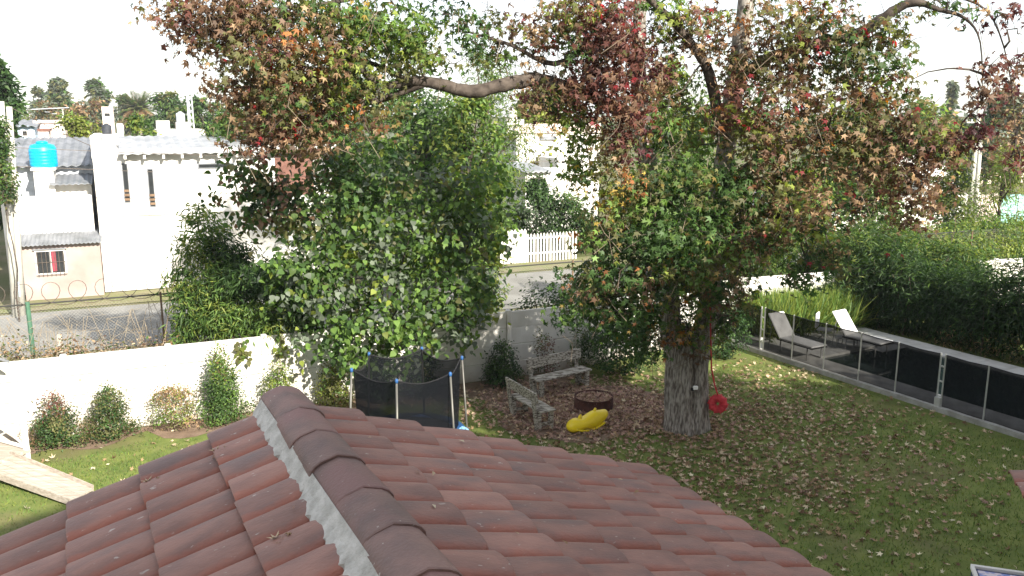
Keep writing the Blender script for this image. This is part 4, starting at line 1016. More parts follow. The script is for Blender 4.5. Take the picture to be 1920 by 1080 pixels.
# clump of tall bright grass
c0 = gp(1478, 640); k = 15000
t = thing('tall_grass', 'tall bright green grass clump behind the white loungers', 'grass clump', W(0, 0) * 0 + c0)
bx = rng.random(k) * 3.7 - 1.75; by = rng.normal(size=k) * .33
ux = np.array([.86, .40, 0]); uy = np.array([-.42, .9, 0]); ctr = np.array(at(1482, 620, 25.9)); ctr[2] = .02
P = ctr + bx[:, None] * ux + by[:, None] * uy
Nr = rng.normal(size=(k, 3)) * .6 + np.array([0, -.8, .3]); Tp = rng.normal(size=(k, 3)) * .28 + np.array([0, 0, 1.]) + np.sign(bx)[:, None] * ux * .08
C = pick(k, dict(lg=3, yg=3, g=1.2), rng) * rng.uniform(1.0, 1.7, (k, 1))
S = rng.uniform(.9, 1.5, k)
stuff(obj('blades', leaf_mesh('blades', P, Nr, Tp, S, C, ARCH, LEAF, rng.uniform(-1, 2, k)), t))

# ================================================================== TREES OVERHANGING THE WALL
parts = []; tw = MB()
tb_ = W(8.2, 1.0)
t = thing('broadleaf_tree', 'wide light green broadleaf tree leaning over the white wall', 'tree', tb_)
tops = [(520, 330, 18.9), (600, 420, 18.6), (700, 340, 19.2), (780, 420, 19.0), (860, 360, 19.6), (650, 520, 18.4), (760, 560, 18.7), (840, 520, 19.3), (560, 480, 18.4), (700, 620, 18.3), (850, 600, 19.2), (900, 430, 19.8)]
for px, py, y in tops:
    e = at(px, py, y); b = tb_ + Vector((rng.normal() * .25, rng.normal() * .2, 0))
    tw.tube(wander(b, e, 7, .10, sag=.25), [.07, .062, .055, .045, .036, .026, .018, .01], 6)
tw.build('trunk', 'branch', t)
HL = dict(lg=2.4, g=3, yg=.5, gy=1.6); HD = dict(g=3.2, dg=.7, ol=1.5, lg=2.2, gy=.8); HV = dict(ol=3, g=2, br=1.5, dg=1.2)
for px, py, rx, ry, y, pal, den in [
    (480, 330, 60, 60, 19.0, HV, .55), (430, 320, 60, 30, 19.0, HD, .14), (540, 380, 70, 60, 18.8, HV, .8), (600, 300, 60, 50, 19.3, HV, .6), (640, 380, 70, 60, 18.9, HD, .9), (720, 340, 70, 60, 19.3, HD, .8), (800, 360, 70, 60, 19.4, HD, .8), (880, 340, 50, 60, 19.8, HD, .7), (700, 420, 70, 50, 18.9, HL, .8), (780, 450, 70, 50, 18.9, HL, .6), (860, 430, 60, 60, 19.5, HD, .7), (920, 400, 40, 60, 19.9, HD, .5),
    (590, 460, 60, 45, 18.3, HL, .8), (540, 510, 60, 50, 18.2, HL, .75), (610, 540, 60, 50, 18.1, HL, .9), (680, 500, 45, 40, 18.6, HD, .35), (740, 530, 60, 50, 18.4, HL, .5), (700, 600, 75, 40, 18.1, HL, 1), (640, 630, 50, 35, 18.05, HL, .55), (760, 620, 60, 40, 18.3, HL, .9), (720, 655, 50, 30, 18.15, HL, .55), (800, 590, 45, 50, 18.7, HD, .45), (850, 560, 45, 60, 19.1, HD, .7), (850, 630, 40, 35, 18.9, HL, .6), (890, 500, 40, 50, 19.4, HD, .55), (880, 570, 35, 50, 19.3, HL, .5), (590, 600, 35, 40, 18.1, HL, .35), (560, 420, 45, 40, 18.5, HD, .6), (640, 470, 60, 60, 19.6, HD, .9), (740, 480, 60, 60, 19.8, HD, .9), (830, 470, 60, 60, 20.0, HD, .9), (620, 590, 60, 50, 19.3, HD, .8), (700, 560, 60, 60, 19.5, HD, .9), (790, 540, 60, 60, 19.8, HD, .9), (900, 520, 40, 70, 20.2, HD, .8), (930, 460, 30, 70, 20.4, HD, .7), (820, 640, 45, 35, 18.6, HL, .6), (660, 665, 45, 30, 18.1, HL, .45), (860, 400, 60, 60, 20.2, HD, .8), (480, 400, 60, 60, 19.2, HV, .45), (880, 620, 25, 40, 19.0, HL, .5), (920, 590, 25, 40, 19.6, HD, .4), (600, 650, 40, 25, 18.1, HL, .35), (770, 680, 30, 20, 18.3, HL, .3), (500, 350, 70, 60, 19.1, HV, .45), (440, 380, 45, 40, 19.2, HV, .2), (620, 320, 70, 50, 19.5, HD, .6), (700, 280, 80, 40, 20.0, HD, .5), (650, 685, 35, 30, 18.05, HL, .45), (560, 640, 40, 35, 18.1, HL, .4), (690, 690, 30, 20, 18.1, HL, .35), (940, 350, 30, 50, 20.3, HL, .4), (950, 430, 22, 50, 20.3, HL, .35), (520, 570, 40, 40, 18.2, HL, .4)]:
    c = at(px, py, y); k = y / FPX
    if y > 19.5: pal = dict(lg=3, g=2.5, gy=1, yg=.8)  # paler leaf colours on the deep clumps stand in for sunlight there
    parts.append(cluster(c, (rx * k, rx * k * .75, ry * k), max(3, int(rx * ry / 95 * den)), 12, .16, pal, rng, shell=.5, droop=.9, up=.35))
foliage('leaves', parts, .135, HEART, t, curl=(.3, 1.8))
# hanging vine tails in front of the wall
for i, (px, s_) in enumerate(((455, 0), (403, 0))):
    pass
parts = []; tw = MB(); tb_ = W(4.6, 1.1)
t = thing('bamboo_bush', 'feathery bright green bamboo bush behind the white wall', 'bamboo', tb_)
for px, py, rx, ry, y, den, pal in [(385, 430, 45, 50, 20.2, .55, 'l'), (370, 480, 50, 45, 20.0, .45, 'l'), (420, 480, 40, 50, 20.0, .6, 'd'), (350, 530, 40, 40, 19.8, .5, 'l'), (400, 545, 60, 45, 19.6, 1.0, 'l'), (470, 530, 60, 50, 19.5, 1.2, 'd'), (530, 530, 40, 50, 19.4, 1.0, 'd'), (360, 590, 45, 40, 19.3, 1.0, 'l'), (430, 600, 60, 36, 19.1, 1.3, 'l'), (500, 600, 60, 36, 19.0, 1.3, 'l'), (560, 590, 40, 40, 19.0, 1.0, 'd'), (350, 625, 30, 20, 19.1, .8, 'l'), (440, 500, 40, 60, 20.2, .9, 'd'), (570, 560, 40, 60, 19.6, .8, 'd')]:
    c = at(px, py, y); k = y / FPX
    pal_ = dict(lg=3, yg=2, g=2) if pal == 'l' else dict(dg=3, g=3, bl=1)
    parts.append(cluster(c, (rx * k, rx * k * .7, ry * k), max(3, int(rx * ry / 24 * den)), 15, .13, pal_, rng, shell=.5, droop=.55, up=.3))
    for q in range(3): tw.tube(wander(tb_ + Vector((rng.normal() * .9, rng.normal() * .25, 0)), c + Vector((rng.normal() * .3, 0, .1)), 5, .04, sag=.2), [.016, .015, .013, .011, .008, .005], 5, False)
foliage('leaves', parts, .19, LANCE, t, curl=(.3, 1.8)); tw.build('canes', 'twig', t)
# leafy tails trailing down the garden side of the wall
for px, n_, ln, lab in ((530, 30, .5, 'leafy tail hanging down the white wall above the yellowish green shrub'), (455, 34, .55, 'leafy tail hanging down the white wall right of the tall conical shrub')):
    b = W(0, 0); d = ray(px, 640); o = A0 - N * .09; q = o.dot(N) / d.dot(N); b = Vector((d.x * q, d.y * q, 1.75))
    t = thing('hanging_vine', lab, 'vine', b, 'vine tails on the wall')
    m = MB(); m.tube([b + N * .15, b, b - Vector((0, 0, ln))], .006, 4); m.build('stem', 'twig', t)
    P = np.array(b) + np.stack([rng.normal(size=n_) * .07, rng.normal(size=n_) * .03 - .03, -rng.random(n_) * ln], 1)
    foliage('leaves', [(P, np.array([0, -1, .4]) + rng.normal(size=(n_, 3)) * .3, np.array([0, 0, -1]) + rng.normal(size=(n_, 3)) * .3, pick(n_, dict(ol=2, yg=1, lg=1), rng))], .11, HEART, t)
# scrub and dry weeds on the strip behind the wall
hb = [((*W(-2.2 + i * .6, .98 + .3 * math.sin(i * 1.9))[:2], 1.05 + .15 * math.sin(i * 2.3) - .035 * i), (.55, .45, 1.12 - .03 * i), 1.0) for i in range(14)]
mass('weedy_scrub', 'tangle of dry weeds along the back of the wall at the left', 'weeds', hb, dict(ol=3, tan=2, br=2, g=1.2, pale=.8), 95, .085, OVAL, subr=.15)
hb = [((*W(-3 + i * .75, 2.6 + .6 * math.sin(i * 2.7))[:2], .55), (.6, .6, .7), 1.0) for i in range(12)]
mass('dry_scrub', 'low dry brownish scrub in front of the chain link fence', 'weeds', hb, dict(tan=3, ol=2, br=2, pale=1.5), 50, .10, LANCE, subr=.2)
t = thing('dry_stalks', 'pale dry leafless stalks tangled against the wire fence', 'weeds', W(-2, 3.4)); m = MB()
for i in range(280):
    b = W(rng.uniform(-6, 6), rng.uniform(2.6, 4.3)); h = rng.uniform(.8, 2.0); e = b + Vector((rng.normal() * .5, rng.normal() * .3, h)); f_ = e + Vector((rng.normal() * .4, rng.normal() * .2, -rng.uniform(-.1, .5)))
    m.tube([b, b.lerp(e, .5) + Vector(rng.normal(size=3)) * .1, e, f_], [.008, .007, .006, .004], 4, False)
stuff(m.build('stalks', mat('dry_stalk', (.30, .25, .18), (.2, .165, .115), rough=.9), t))

# ================================================================== WIRE FENCE, RAZOR WIRE
FN = 4.5; FHt = 2.0
t = thing('chain_link_fence', 'chain link fence with dark top rail behind the white wall', 'fence', W(0, FN))
for i in range(15):
    s = hit(55, 600, FN)[0] + (i - 3) * 3.05
    m = MB(); m.tube([W(s, FN, -.03), W(s, FN, FHt + .06)], .055 if i in (3, 7, 9) else .028, 8); m.build('post', 'green_paint' if i % 2 else 'wood_brown', t)
m = MB(); m.tube([W(-14, FN, FHt), W(34, FN, FHt)], .022, 6); m.build('rail', mat('dark_rail', (.05, .05, .045)), t)
for i in range(16):
    mb = MB(); mb.add([(0, 0, 0), (3.02, 0, 0), (3.02, 0, FHt), (0, 0, FHt)], [(0, 1, 2, 3)])
    s = hit(55, 600, FN)[0] + (i - 4) * 3.05 + .015
    place('wire_panel', mb.mesh('wire_panel', 'link'), t, U, N, Vector((0, 0, 1)), W(s, FN + .035))
pts = []; n_ = 420
for i in range(n_):
    a = i * .42; s = -6.5 + i * .040
    pts.append(W(s + .0, FN + math.cos(a) * .06, FHt + .22 + math.sin(a) * .30) + U * math.cos(a) * .34)
m = MB(); m.tube(pts, .0085, 4, False)
tag(m.build('razor_wire', 'wire'), 'coils of razor wire along the top of the chain link fence', 'razor wire')
c = W(hit(114, 655, 1.2)[0], 1.2)
tag(MB().bevel_box(c + Vector((0, 0, .95)), (.10, .10, 1.95), .008, rotz(ST_ANG)).build('fence_stake', 'wood_pale'), 'short pale wooden stake sticking up behind the wall at the left', 'stake')

# ================================================================== HOUSES ACROSS THE STREET
RS = rotz(ST_ANG)
def wbox(mb, s0, s1, n0, n1, z0, z1): mb.box(W((s0 + s1) / 2, (n0 + n1) / 2, (z0 + z1) / 2), (abs(s1 - s0), abs(n1 - n0), z1 - z0), RS); return mb
def pxbox(px0, px1, py0, py1, n):
    s0, z1 = hit(px0, py0, n); s1, _ = hit(px1, py0, n); _, z0 = hit((px0 + px1) / 2, py1, n); return s0, s1, z0, z1
def house_at(name, label, px0, px1, py_top, n, depth, wallm, base_z=0.0, catg='house', group=None):
    s0, s1, _, z1 = pxbox(px0, px1, py_top, 600, n)
    t = thing(name, label, catg, W((s0 + s1) / 2, n), group)
    wbox(MB(), s0, s1, n, n + depth, base_z, z1).build('wall', wallm, t)
    return t, s0, s1, z1
def window(t, n, px0, px1, py0, py1, frame='white', glass='dark_glass', mull=0, name='window'):
    s0, s1, z0, z1 = pxbox(px0, px1, py0, py1, n)
    w = wbox(MB(), s0, s1, n - .03, n + .08, z0, z1).build(name, frame, t)
    e = min(.05, (s1 - s0) * .16); nn = mull + 1; ww = (s1 - s0 - e * (nn + 1)) / nn
    for i in range(nn):
        a = s0 + e + i * (ww + e); wbox(MB(), a, a + ww, n - .042, n - .02, z0 + e, z1 - e).build('pane', glass, w)
    return w, s0, s1, z0, z1
def corr_roof(t, s0, s1, n0, n1, z0, z1, material, name='roof', pitch_s=.16, amp=.018, over=0.0):
    """corrugated sheet: waves across s, sloping from (n0,z0) up to (n1,z1)"""
    k = int((s1 - s0) / pitch_s * 4); v = []; f = []
    for i in range(k + 1):
        s = s0 + (s1 - s0) * i / k; w = amp * math.sin(i * PI / 2)
        v += [W(s, n0, z0 + w), W(s, n1, z1 + w), W(s, n0, z0 + w - .03), W(s, n1, z1 + w - .03)]
    for i in range(k):
        a = i * 4; f += [(a, a + 4, a + 5, a + 1), (a + 2, a + 3, a + 7, a + 6), (a, a + 2, a + 6, a + 4)]
    return MB().add([tuple(p) for p in v], f).build(name, material, t)
NF = 16.05
# white house with slit windows
t, s0, s1, z1 = house_at('white_house', 'long white house with two slit windows and a grey metal roof', 172, 620, 282, NF, 6, 'white')
ze = hit(300, 287, NF - .35)[1]
corr_roof(t, s0 + .9, s1 - 2.6, NF - .45, NF + 5, ze, ze + .52, 'zinc', pitch_s=.36, amp=.022)
sl = hit(178, 262, NF)[0]; zt = hit(178, 258, NF)[1]
wbox(MB(), s0 - .02, s0 + .24, NF - .03, NF + 5.5, z1 - .3, zt + .06).build('parapet', 'white', t)
for i in range(11):
    s = s0 + 1.05 + i * .66
    if s < s1 - 2.6: wbox(MB(), s, s + .09, NF - .42, NF - .002, ze - .20, ze - .06).build('rafter_end', 'white', t)
for px, a, b in ((233, 306, 380), (281, 316, 388)):
    w, sa, sb, za, zb_ = window(t, NF, px - 6, px + 6, a, b, 'zinc_dark', 'dark_glass')
    for q in range(3): wbox(MB(), sa + .02, sb - .02, NF - .052, NF - .043, za + .08 + q * .16, za + .17 + q * .16).build('slat', 'wood_brown', w)
window(t, NF, 370, 440, 306, 316, 'zinc_dark', 'dark_glass')
s_a, s_b = s1 - 2.55, s1 + .15
wbox(MB(), s_a, s_b, NF - .35, NF + 5, z1 - .12, z1 + .10).build('fascia', 'white', t)
wbox(MB(), s_a, s_b, NF - .37, NF - .355, z1 - .2, z1 - .06).build('brick_band', 'brick', t)
wbox(MB(), s_a + .3, s_b - .9, NF - .03, NF - .003, z1 - 1.9, z1 - .25).build('brick_panel', 'brick', t)
wbox(MB(), s0 + .35, s1, NF - .06, NF - .004, hit(250, 402, NF)[1] - .04, hit(250, 402, NF)[1]).build('ledge', 'white', t)
# pink annex
NA = NF - .55
t, s0, s1, z1 = house_at('pink_annex', 'small faded pink house with barred window under a grey corrugated roof', 38, 187, 462, NA, 4.5, 'pink')
corr_roof(t, s0 - .25, s1 + .1, NA - .25, NA + 4.3, z1 + .05, z1 + .85, 'zinc_dark', pitch_s=.14, amp=.02)
w, sa, sb, za, zb_ = window(t, NA, 64, 122, 470, 514, 'white', 'dark_glass', 1)
for i in range(7):
    s = sa + .08 + i * (sb - sa - .16) / 6; m = MB(); m.tube([W(s, NA - .07, za - .06), W(s, NA - .07, zb_ - .05)], .010, 4); m.build('bar', 'wire', w)
for z in (za - .02, (za + zb_) / 2): m = MB(); m.tube([W(sa, NA - .07, z), W(sb, NA - .07, z)], .010, 4); m.build('bar', 'wire', w)
wbox(MB(), sa + (sb - sa) * .54, sa + (sb - sa) * .68, NA - .055, NA - .044, za + .1, zb_ - .06).build('curtain', 'curtain', w)
wbox(MB(), sa - .05, sb + .05, NA - .09, NA - .002, zb_ + .01, zb_ + .05).build('lintel', 'zinc_dark', w)
# left white block carrying the blue tank, old roofs
t, s0, s1, z1 = house_at('tank_block', 'plain white block carrying the bright blue water tank', 62, 100, 320, NF + 1.2, 1.3, 'white', catg='building')
wbox(MB(), s0 - .08, s1 + .08, NF + 1.12, NF + 2.55, z1 + .002, z1 + .09).build('slab', 'white', t)
t2 = thing('water_tank', 'bright blue plastic water tank on the white block at the left', 'water tank', W((s0 + s1) / 2, NF + 1.85, z1 + .09))
def tank(t, c, r_, h, material, ribs=True):
    pr = [(r_ * .96, 0), (r_, .05)]
    for i in range(5):
        z = .1 + i * (h * .62) / 5
        pr += [(r_, z), (r_ * 1.025, z + .03), (r_, z + .06)]
    pr += [(r_ * 1.0, h * .74), (r_ * .86, h * .88), (r_ * .42, h * .95)]
    MB().lathe(c, pr, 24).build('body', material, t, True)
    MB().lathe(c, [(r_ * .42, h * .95), (r_ * .44, h * .955), (r_ * .44, h * 1.0), (r_ * .3, h * 1.04)], 20).build('lid', material, t, True)
kk = (W((s0 + s1) / 2, NF + 1.85).y) / FPX
tank(t2, W((s0 + s1) / 2, NF + 1.85, z1 + .09), 23 * kk, 46 * kk, 'cyan')
t, s0, s1, z1 = house_at('grey_house', 'low grey house wall under a patched old roof at the left', 15, 176, 314, NF + 2.6, 6, 'tank_grey')
corr_roof(t, s0 - .3, s1 + .3, NF + 2.2, NF + 7.5, z1 + .05, z1 + 1.0, 'zinc_dark', pitch_s=.3, amp=.03)
corr_roof(t, s0 + 3.0, s1 - .2, NF + 3.4, NF + 5.9, z1 + .40, z1 + .86, 'brick', name='roof_patch', pitch_s=.3, amp=.03)
t, s0, s1, z1 = house_at('white_garage', 'plain white lean-to beside the slit window house', 100, 171, 345, NF + 1.4, 1.1, 'white', catg='building')
corr_roof(t, s0 - .1, s1 + .05, NF + .9, NF + 2.4, z1 + .02, z1 + .3, 'zinc_dark', pitch_s=.2, amp=.02)
t, s0, s1, z1 = house_at('white_lowhouse', 'bright white low house front left of the pink annex roof', 0, 172, 372, NF + .6, .55, 'white', catg='building')
# further houses
t, s0, s1, z1 = house_at('pale_pink_house', 'pale pink flat roofed house far behind the blue tank', 66, 118, 231, NF + 22, 6, 'palepink', group='far houses')
wbox(MB(), s0 - .1, s1 + .1, NF + 21.9, NF + 28.1, z1 + .002, z1 + .15).build('cornice', 'palepink', t); window(t, NF + 22, 80, 90, 240, 250)
t, s0, s1, z1 = house_at('blue_house', 'small pale blue house at the far left under the dark tree', 32, 64, 236, NF + 20, 5, 'lightblue', group='far houses')
corr_roof(t, s0 - .2, s1 + .2, NF + 19.7, NF + 25, z1, z1 + .3, 'zinc_dark', pitch_s=.4, amp=.04); window(t, NF + 20, 40, 52, 244, 256)
t, s0, s1, z1 = house_at('chimney_block', 'narrow pinkish chimney block beside the blue tank', 73, 91, 246, NF + 9, 1.2, 'palepink', catg='chimney')
wbox(MB(), s0 - .06, s1 + .06, NF + 8.95, NF + 10.25, z1 + .002, z1 + .1).build('cap', 'brick', t); window(t, NF + 9, 79, 84, 261, 268)
t, s0, s1, z1 = house_at('far_tower_house', 'tall pale house far behind, left of the palm', 190, 211, 200, NF + 40, 6, 'palepink', group='far houses'); window(t, NF + 40, 194, 207, 211, 219)
t, s0, s1, z1 = house_at('white_rooftop', 'white rooftop room with stepped parapet behind the metal roof', 294, 384, 244, NF + 10, 4, 'white', group='far houses')
wbox(MB(), s0, s0 + .6, NF + 9.97, NF + 11, z1 - .1, z1 + .45).build('parapet', 'white', t)
wbox(MB(), hit(331, 240, NF + 10)[0], hit(356, 240, NF + 10)[0], NF + 10.02, NF + 11, z1 - .1, hit(340, 229, NF + 10)[1]).build('tank_base', 'white', t)
def roof_tank(px, py0, py1, n, material, label, name='water_tank'):
    s, z0 = hit(px, py1, n); _, z1 = hit(px, py0, n); c = W(s, n, z0)
    t = thing(name, label, 'water tank', c, 'roof water tanks'); h = z1 - z0; tank(t, c, h * .42, h, material); return c
roof_tank(339, 210, 229, NF + 10.5, 'tank_grey', 'grey water tank on the white rooftop room beside the mast')
c = roof_tank(201, 232, 252, NF + 9, 'tank_black', 'black water tank on a far roof right of the green bush')
t, s0, s1, z1 = house_at('tank_stand', 'white stand and box tank next to the black water tank', 182, 232, 252, NF + 8.4, 2.6, 'white', catg='building')
wbox(MB(), hit(219, 240, NF + 8.5)[0], hit(232, 240, NF + 8.5)[0], NF + 8.5, NF + 9.1, z1, hit(225, 232, NF + 8.5)[1]).build('box_tank', 'white', t)
# lattice mast
s, zt = hit(349, 108, NF + 30); b = W(s, NF + 30)
t = thing('lattice_mast', 'tall thin pale lattice mast rising into the white sky', 'mast', b); m = MB(); hh = zt
for a in (0, 2.1, 4.2):
    o = Vector((math.cos(a) * .28, math.sin(a) * .28, 0)); m.tube([b + o, b + o * .5 + Vector((0, 0, hh))], .045, 4)
m.build('legs', 'tank_grey', t); m = MB()
for i in range(24):
    z = hh * i / 24; r0 = .28 * (1 - .5 * i / 24)
    for k in range(3):
        a, a2 = k * 2.1, (k + 1) * 2.1
        m.tube([b + Vector((math.cos(a) * r0, math.sin(a) * r0, z)), b + Vector((math.cos(a2) * r0, math.sin(a2) * r0, z + hh / 24))], .03, 3, False)
m.build('lacing', 'tank_grey', t)

# centre houses seen through the gap
t, s0, s1, z1 = house_at('white_gap_house', 'white two storey house seen through the gap left of the big tree', 968, 1125, 250, NF + 12, 6, 'white')
wbox(MB(), s0 - .1, s1, NF + 11.9, NF + 18.1, z1 + .002, z1 + .55).build('parapet', 'palepink', t); wbox(MB(), hit(1012, 258, NF + 12)[0], hit(1040, 258, NF + 12)[0], NF + 11.86, NF + 11.99, hit(1025, 262, NF + 11.9)[1], hit(1025, 256, NF + 11.9)[1]).build('awning', 'zinc_dark', t)
wbox(MB(), s0 - .55, s0 + .55, NF + 12.1, NF + 13.2, z1, hit(960, 224, NF + 12)[1]).build('tank_tower', 'white', t)
c = roof_tank(961, 206, 226, NF + 12.6, 'white', 'rounded white water tank on the tower of the gap house')
t, s0, s1, z1 = house_at('white_shed', 'white low shed with small dark openings below the gap house', 985, 1095, 322, NF + 6, 3, 'white', catg='building')
corr_roof(t, s0 - .2, s1 - 2.0, NF + 5.7, NF + 9, z1, z1 + .35, 'zinc', pitch_s=.3, amp=.04)
for px in (1052, 1069): window(t, NF + 6, px, px + 9, 326 - 24, 333 - 24, 'white') if False else None
t, s0, s1, z1 = house_at('cube_room', 'small white cube room with two dark holes behind the shed', 1046, 1085, 297, NF + 9, 2.5, 'white', catg='building')
window(t, NF + 9, 1051, 1060, 300, 308); window(t, NF + 9, 1067, 1072, 301, 307)
# picket fence across the street
t = thing('picket_fence', 'white picket fence across the street seen through the gap', 'fence', W(hit(990, 470, NF - .4)[0], NF - .4))
NP = NF - .5; pm = None
sa, sb = hit(938, 470, NP)[0], hit(1085, 470, NP)[0]; k = int((sb - sa) / .165)
for i in range(k):
    s = sa + i * .165; hgt = 1.55 if i < k * .33 else 1.32
    w_ = .135 if i < k * .33 else .09
    m = MB(); p = [W(s, NP, 0), W(s + w_, NP, 0), W(s + w_, NP, hgt - .09), W(s + w_ / 2, NP, hgt), W(s, NP, hgt - .09)]
    m.add([tuple(q) for q in p] + [tuple(q + N * .025) for q in p], [(0, 1, 2, 3, 4), (9, 8, 7, 6, 5), (0, 5, 6, 1), (1, 6, 7, 2), (2, 7, 8, 3), (3, 8, 9, 4), (4, 9, 5, 0)]); m.build('picket', 'white', t)
for z in (.35, 1.05): wbox(MB(), sa, sb, NP + .027, NP + .06, z, z + .08).build('rail', 'white', t)

# right side houses and walls
t, s0, s1, z1 = house_at('white_street_wall', 'white street wall glimpsed under the brown leaves at the right', 1560, 1835, 378, NF - .3, .2, 'white', catg='wall')
wbox(MB(), s0, s1, NF - .34, NF - .06, z1 + .002, z1 + .07).build('coping', 'white', t)
t, s0, s1, z1 = house_at('mint_wall', 'mint green wall at the right edge above the hedge', 1876, 2050, 369, NF - .2, .2, 'mint', catg='wall')
for i in range(5): wbox(MB(), s0 + i * 1.6, s0 + i * 1.6 + .08, NF - .26, NF - .205, 0, z1).build('wall_post', 'tank_grey', t)
wbox(MB(), s0, s1, NF - .24, NF + .04, z1 + .002, z1 + .06).build('coping', 'mint', t)
t, s0, s1, z1 = house_at('slat_fence', 'pale slatted fence between the poles and the mint wall', 1836, 1874, 368, NF - .2, .05, 'white', catg='fence')
for i in range(10): wbox(MB(), s0 + i * (s1 - s0) / 10, s0 + (i + .6) * (s1 - s0) / 10, NF - .25, NF - .205, 0, z1 + .1).build('slat', 'palepink', t)
t, s0, s1, z1 = house_at('green_roof_house', 'house with long mossy roof beyond the poles at the right', 1846, 1990, 258, NF + 22, 6, 'palepink')
corr_roof(t, s0 - .4, s1 + .4, NF + 21.3, NF + 26, z1, z1 + .7, 'greenroof', pitch_s=.5, amp=.05); window(t, NF + 22, 1851, 1868, 262, 274, 'white', 'white')
t, s0, s1, z1 = house_at('white_gable_house', 'white house with pale sloping roof left of the poles', 1735, 1800, 330, NF + 5, 5, 'white')
corr_roof(t, s0 - .3, s1 + .3, NF + 4.6, NF + 9, z1, z1 + 1.1, 'white', pitch_s=.5, amp=.04)
t, s0, s1, z1 = house_at('low_white_house', 'low white house behind the right part of the big tree', 1330, 1500, 392, NF + 3, 4, 'white')
corr_roof(t, s0 - .3, s1 + .3, NF + 2.6, NF + 7, z1, z1 + .7, 'zinc', pitch_s=.5, amp=.04)

# ================================================================== UTILITY POLES AND WIRES
def pole(label, px0, py0, px1, py1, n, r0, r1, material='pole', arms=True):
    s, _ = hit(px1, py1, n); b = W(s, n); s2, z2 = hit(px0, py0, n); top_ = W(s2, n, z2)
    t = thing('utility_pole', label, 'utility pole', b, 'utility poles along the street')
    m = MB(); m.tube([b - Vector((0, 0, .05)), b.lerp(top_, .5), top_], [r0, (r0 + r1) / 2, r1], 10); m.build('shaft', material, t, True)
    return t, b, top_
t, b, pl_top = pole('left concrete pole of the pair at the left edge', 2, 190, 27, 566, NF - 3.2, .13, .09)
t, b, pl2 = pole('right concrete pole of the leaning pair at the left edge', 17, 200, 38, 566, NF - 3.0, .13, .09)
m = MB(); m.box(b + Vector((0, -.14, .9)) , (.2, .04, .5), RS); m.build('notice', 'lightblue', t)
t, b, pr_top = pole('left pole of the paired poles at the right, tapering upward', 1837, 195, 1817, 400, NF - 1.6, .15, .10)
m = MB(); m.box(pr_top - Vector((.35, 0, 1.0)), (.8, .08, .08), RS); m.build('cross_arm', 'pole', t)
for q in (-.3, .0): m = MB(); m.lathe(pr_top + Vector((-.35 + q, 0, -.95)), [(.03, 0), (.05, .06), (.03, .12)], 8); m.build('insulator', 'tank_grey', t)
t, b, pr2 = pole('short right pole of the paired poles at the right', 1840, 245, 1828, 400, NF - 1.5, .14, .11)
t, b, ps = pole('thin antenna pole on the far left roofs', 117, 205, 117, 250, NF + 22, .06, .05)
m = MB()
for i in range(5): m.tube([ps + Vector((-.9 + i * .4, -.25, -.15 - i * .1)), ps + Vector((-.9 + i * .4, .25, -.15 - i * .1))], .02, 4)
m.tube([ps + Vector((-1.8, 0, .0)), ps + Vector((.4, 0, .1))], .03, 4); m.build('antenna', 'tank_grey', t)
def wire(label, a, b, sag, r_=.012):
    m = MB(); pts = []
    for i in range(17):
        u = i / 16; pts.append(a.lerp(b, u) - Vector((0, 0, sag * 4 * u * (1 - u))))
    m.tube(pts, r_, 4, False); tag(m.build('overhead_wire', 'wire'), label, 'wire', 'overhead wires along the street')
wire('overhead wire crossing in front of the slit window house roof', pl2 - Vector((0, 0, 1.3)), W(40, NF - 3.0, 4.8), .5)
wire('overhead wire sagging low across the white house wall', pl2 - Vector((0, 0, 1.9)), W(40, NF - 3.0, 4.2), .6)
wire('overhead wire running far behind the palm crown', W(-12, NF + 14, 6.0), W(26, NF + 14, 5.6), .3, .02)
wire('topmost overhead wire leading to the left pole pair', pl2, at(330, 330, 36), .2)

# ================================================================== BACKGROUND TREES
def bgtree(name, label, px, py_top, Y, wpx, pal, lobes, size=.3, n_per=16, base_py=None, shape=1.0, bottom=.25, group='trees beyond the street', tmpl=OVAL, droop=.2, trunk_r=None, thin=1.0, sub=.4, vb=None):
    top_ = at(px, py_top, Y); k = Y / FPX; w = wpx * k; b = Vector((top_.x, Y, -.03)); h = top_.z
    t = thing(name, label, 'tree', b, group); parts = []
    tr = trunk_r or max(.06, h * .022); m = MB(); m.tube(wander(b, top_ - Vector((0, 0, h * .2)), 6, h * .012), [tr * (1 - .13 * i) for i in range(7)], 7)
    zb0 = h * bottom
    for i in range(lobes):
        u = (i + rng.random()) / lobes; z = zb0 + (h - zb0) * u
        prof = math.sqrt(max(.05, 1 - ((u - .42) / .62) ** 2)) if shape >= 1 else (1 - u) ** .8 + .08
        a = rng.uniform(0, 2 * PI); q = w / 2 * prof * rng.uniform(.25, .85)
        c = (b.x + math.cos(a) * q, b.y + math.sin(a) * q * .8, z); rr = w * .5 * prof * rng.uniform(.35, .55) + .15
        parts.append(cluster(c, (rr, rr, min(rr, h * .16) * .9 + .1), max(3, int(n_per * thin)), 13, sub * (rr + .2) * .5, pal, rng, shell=.45, droop=droop, up=.5))
        m.tube([Vector((b.x, b.y, z * .7)), Vector(c)], [tr * .4, tr * .12], 4, False)
    m.build('trunk', 'branch', t)
    foliage('crown', parts, size, tmpl, t)
    return t
D1 = dict(g=3, dg=2, ol=1, lg=1); D2 = dict(dg=3, bl=1, g=2); D3 = dict(gy=3, ol=2, g=2); D4 = dict(lg=3, yg=2, g=2); D5 = dict(tan=2, ol=2, br=1, gy=1)
bgtree('dense_tree', 'dense dark green tree behind the white house roof', 600, 150, 37, 330, D1, 30, .26, 34, bottom=.12)
bgtree('dense_tree', 'dense green tree right of the dark one, behind the broadleaf tree', 790, 175, 33, 300, dict(g=3, dg=1, lg=3, gy=.6), 30, .22, 34, bottom=.08)
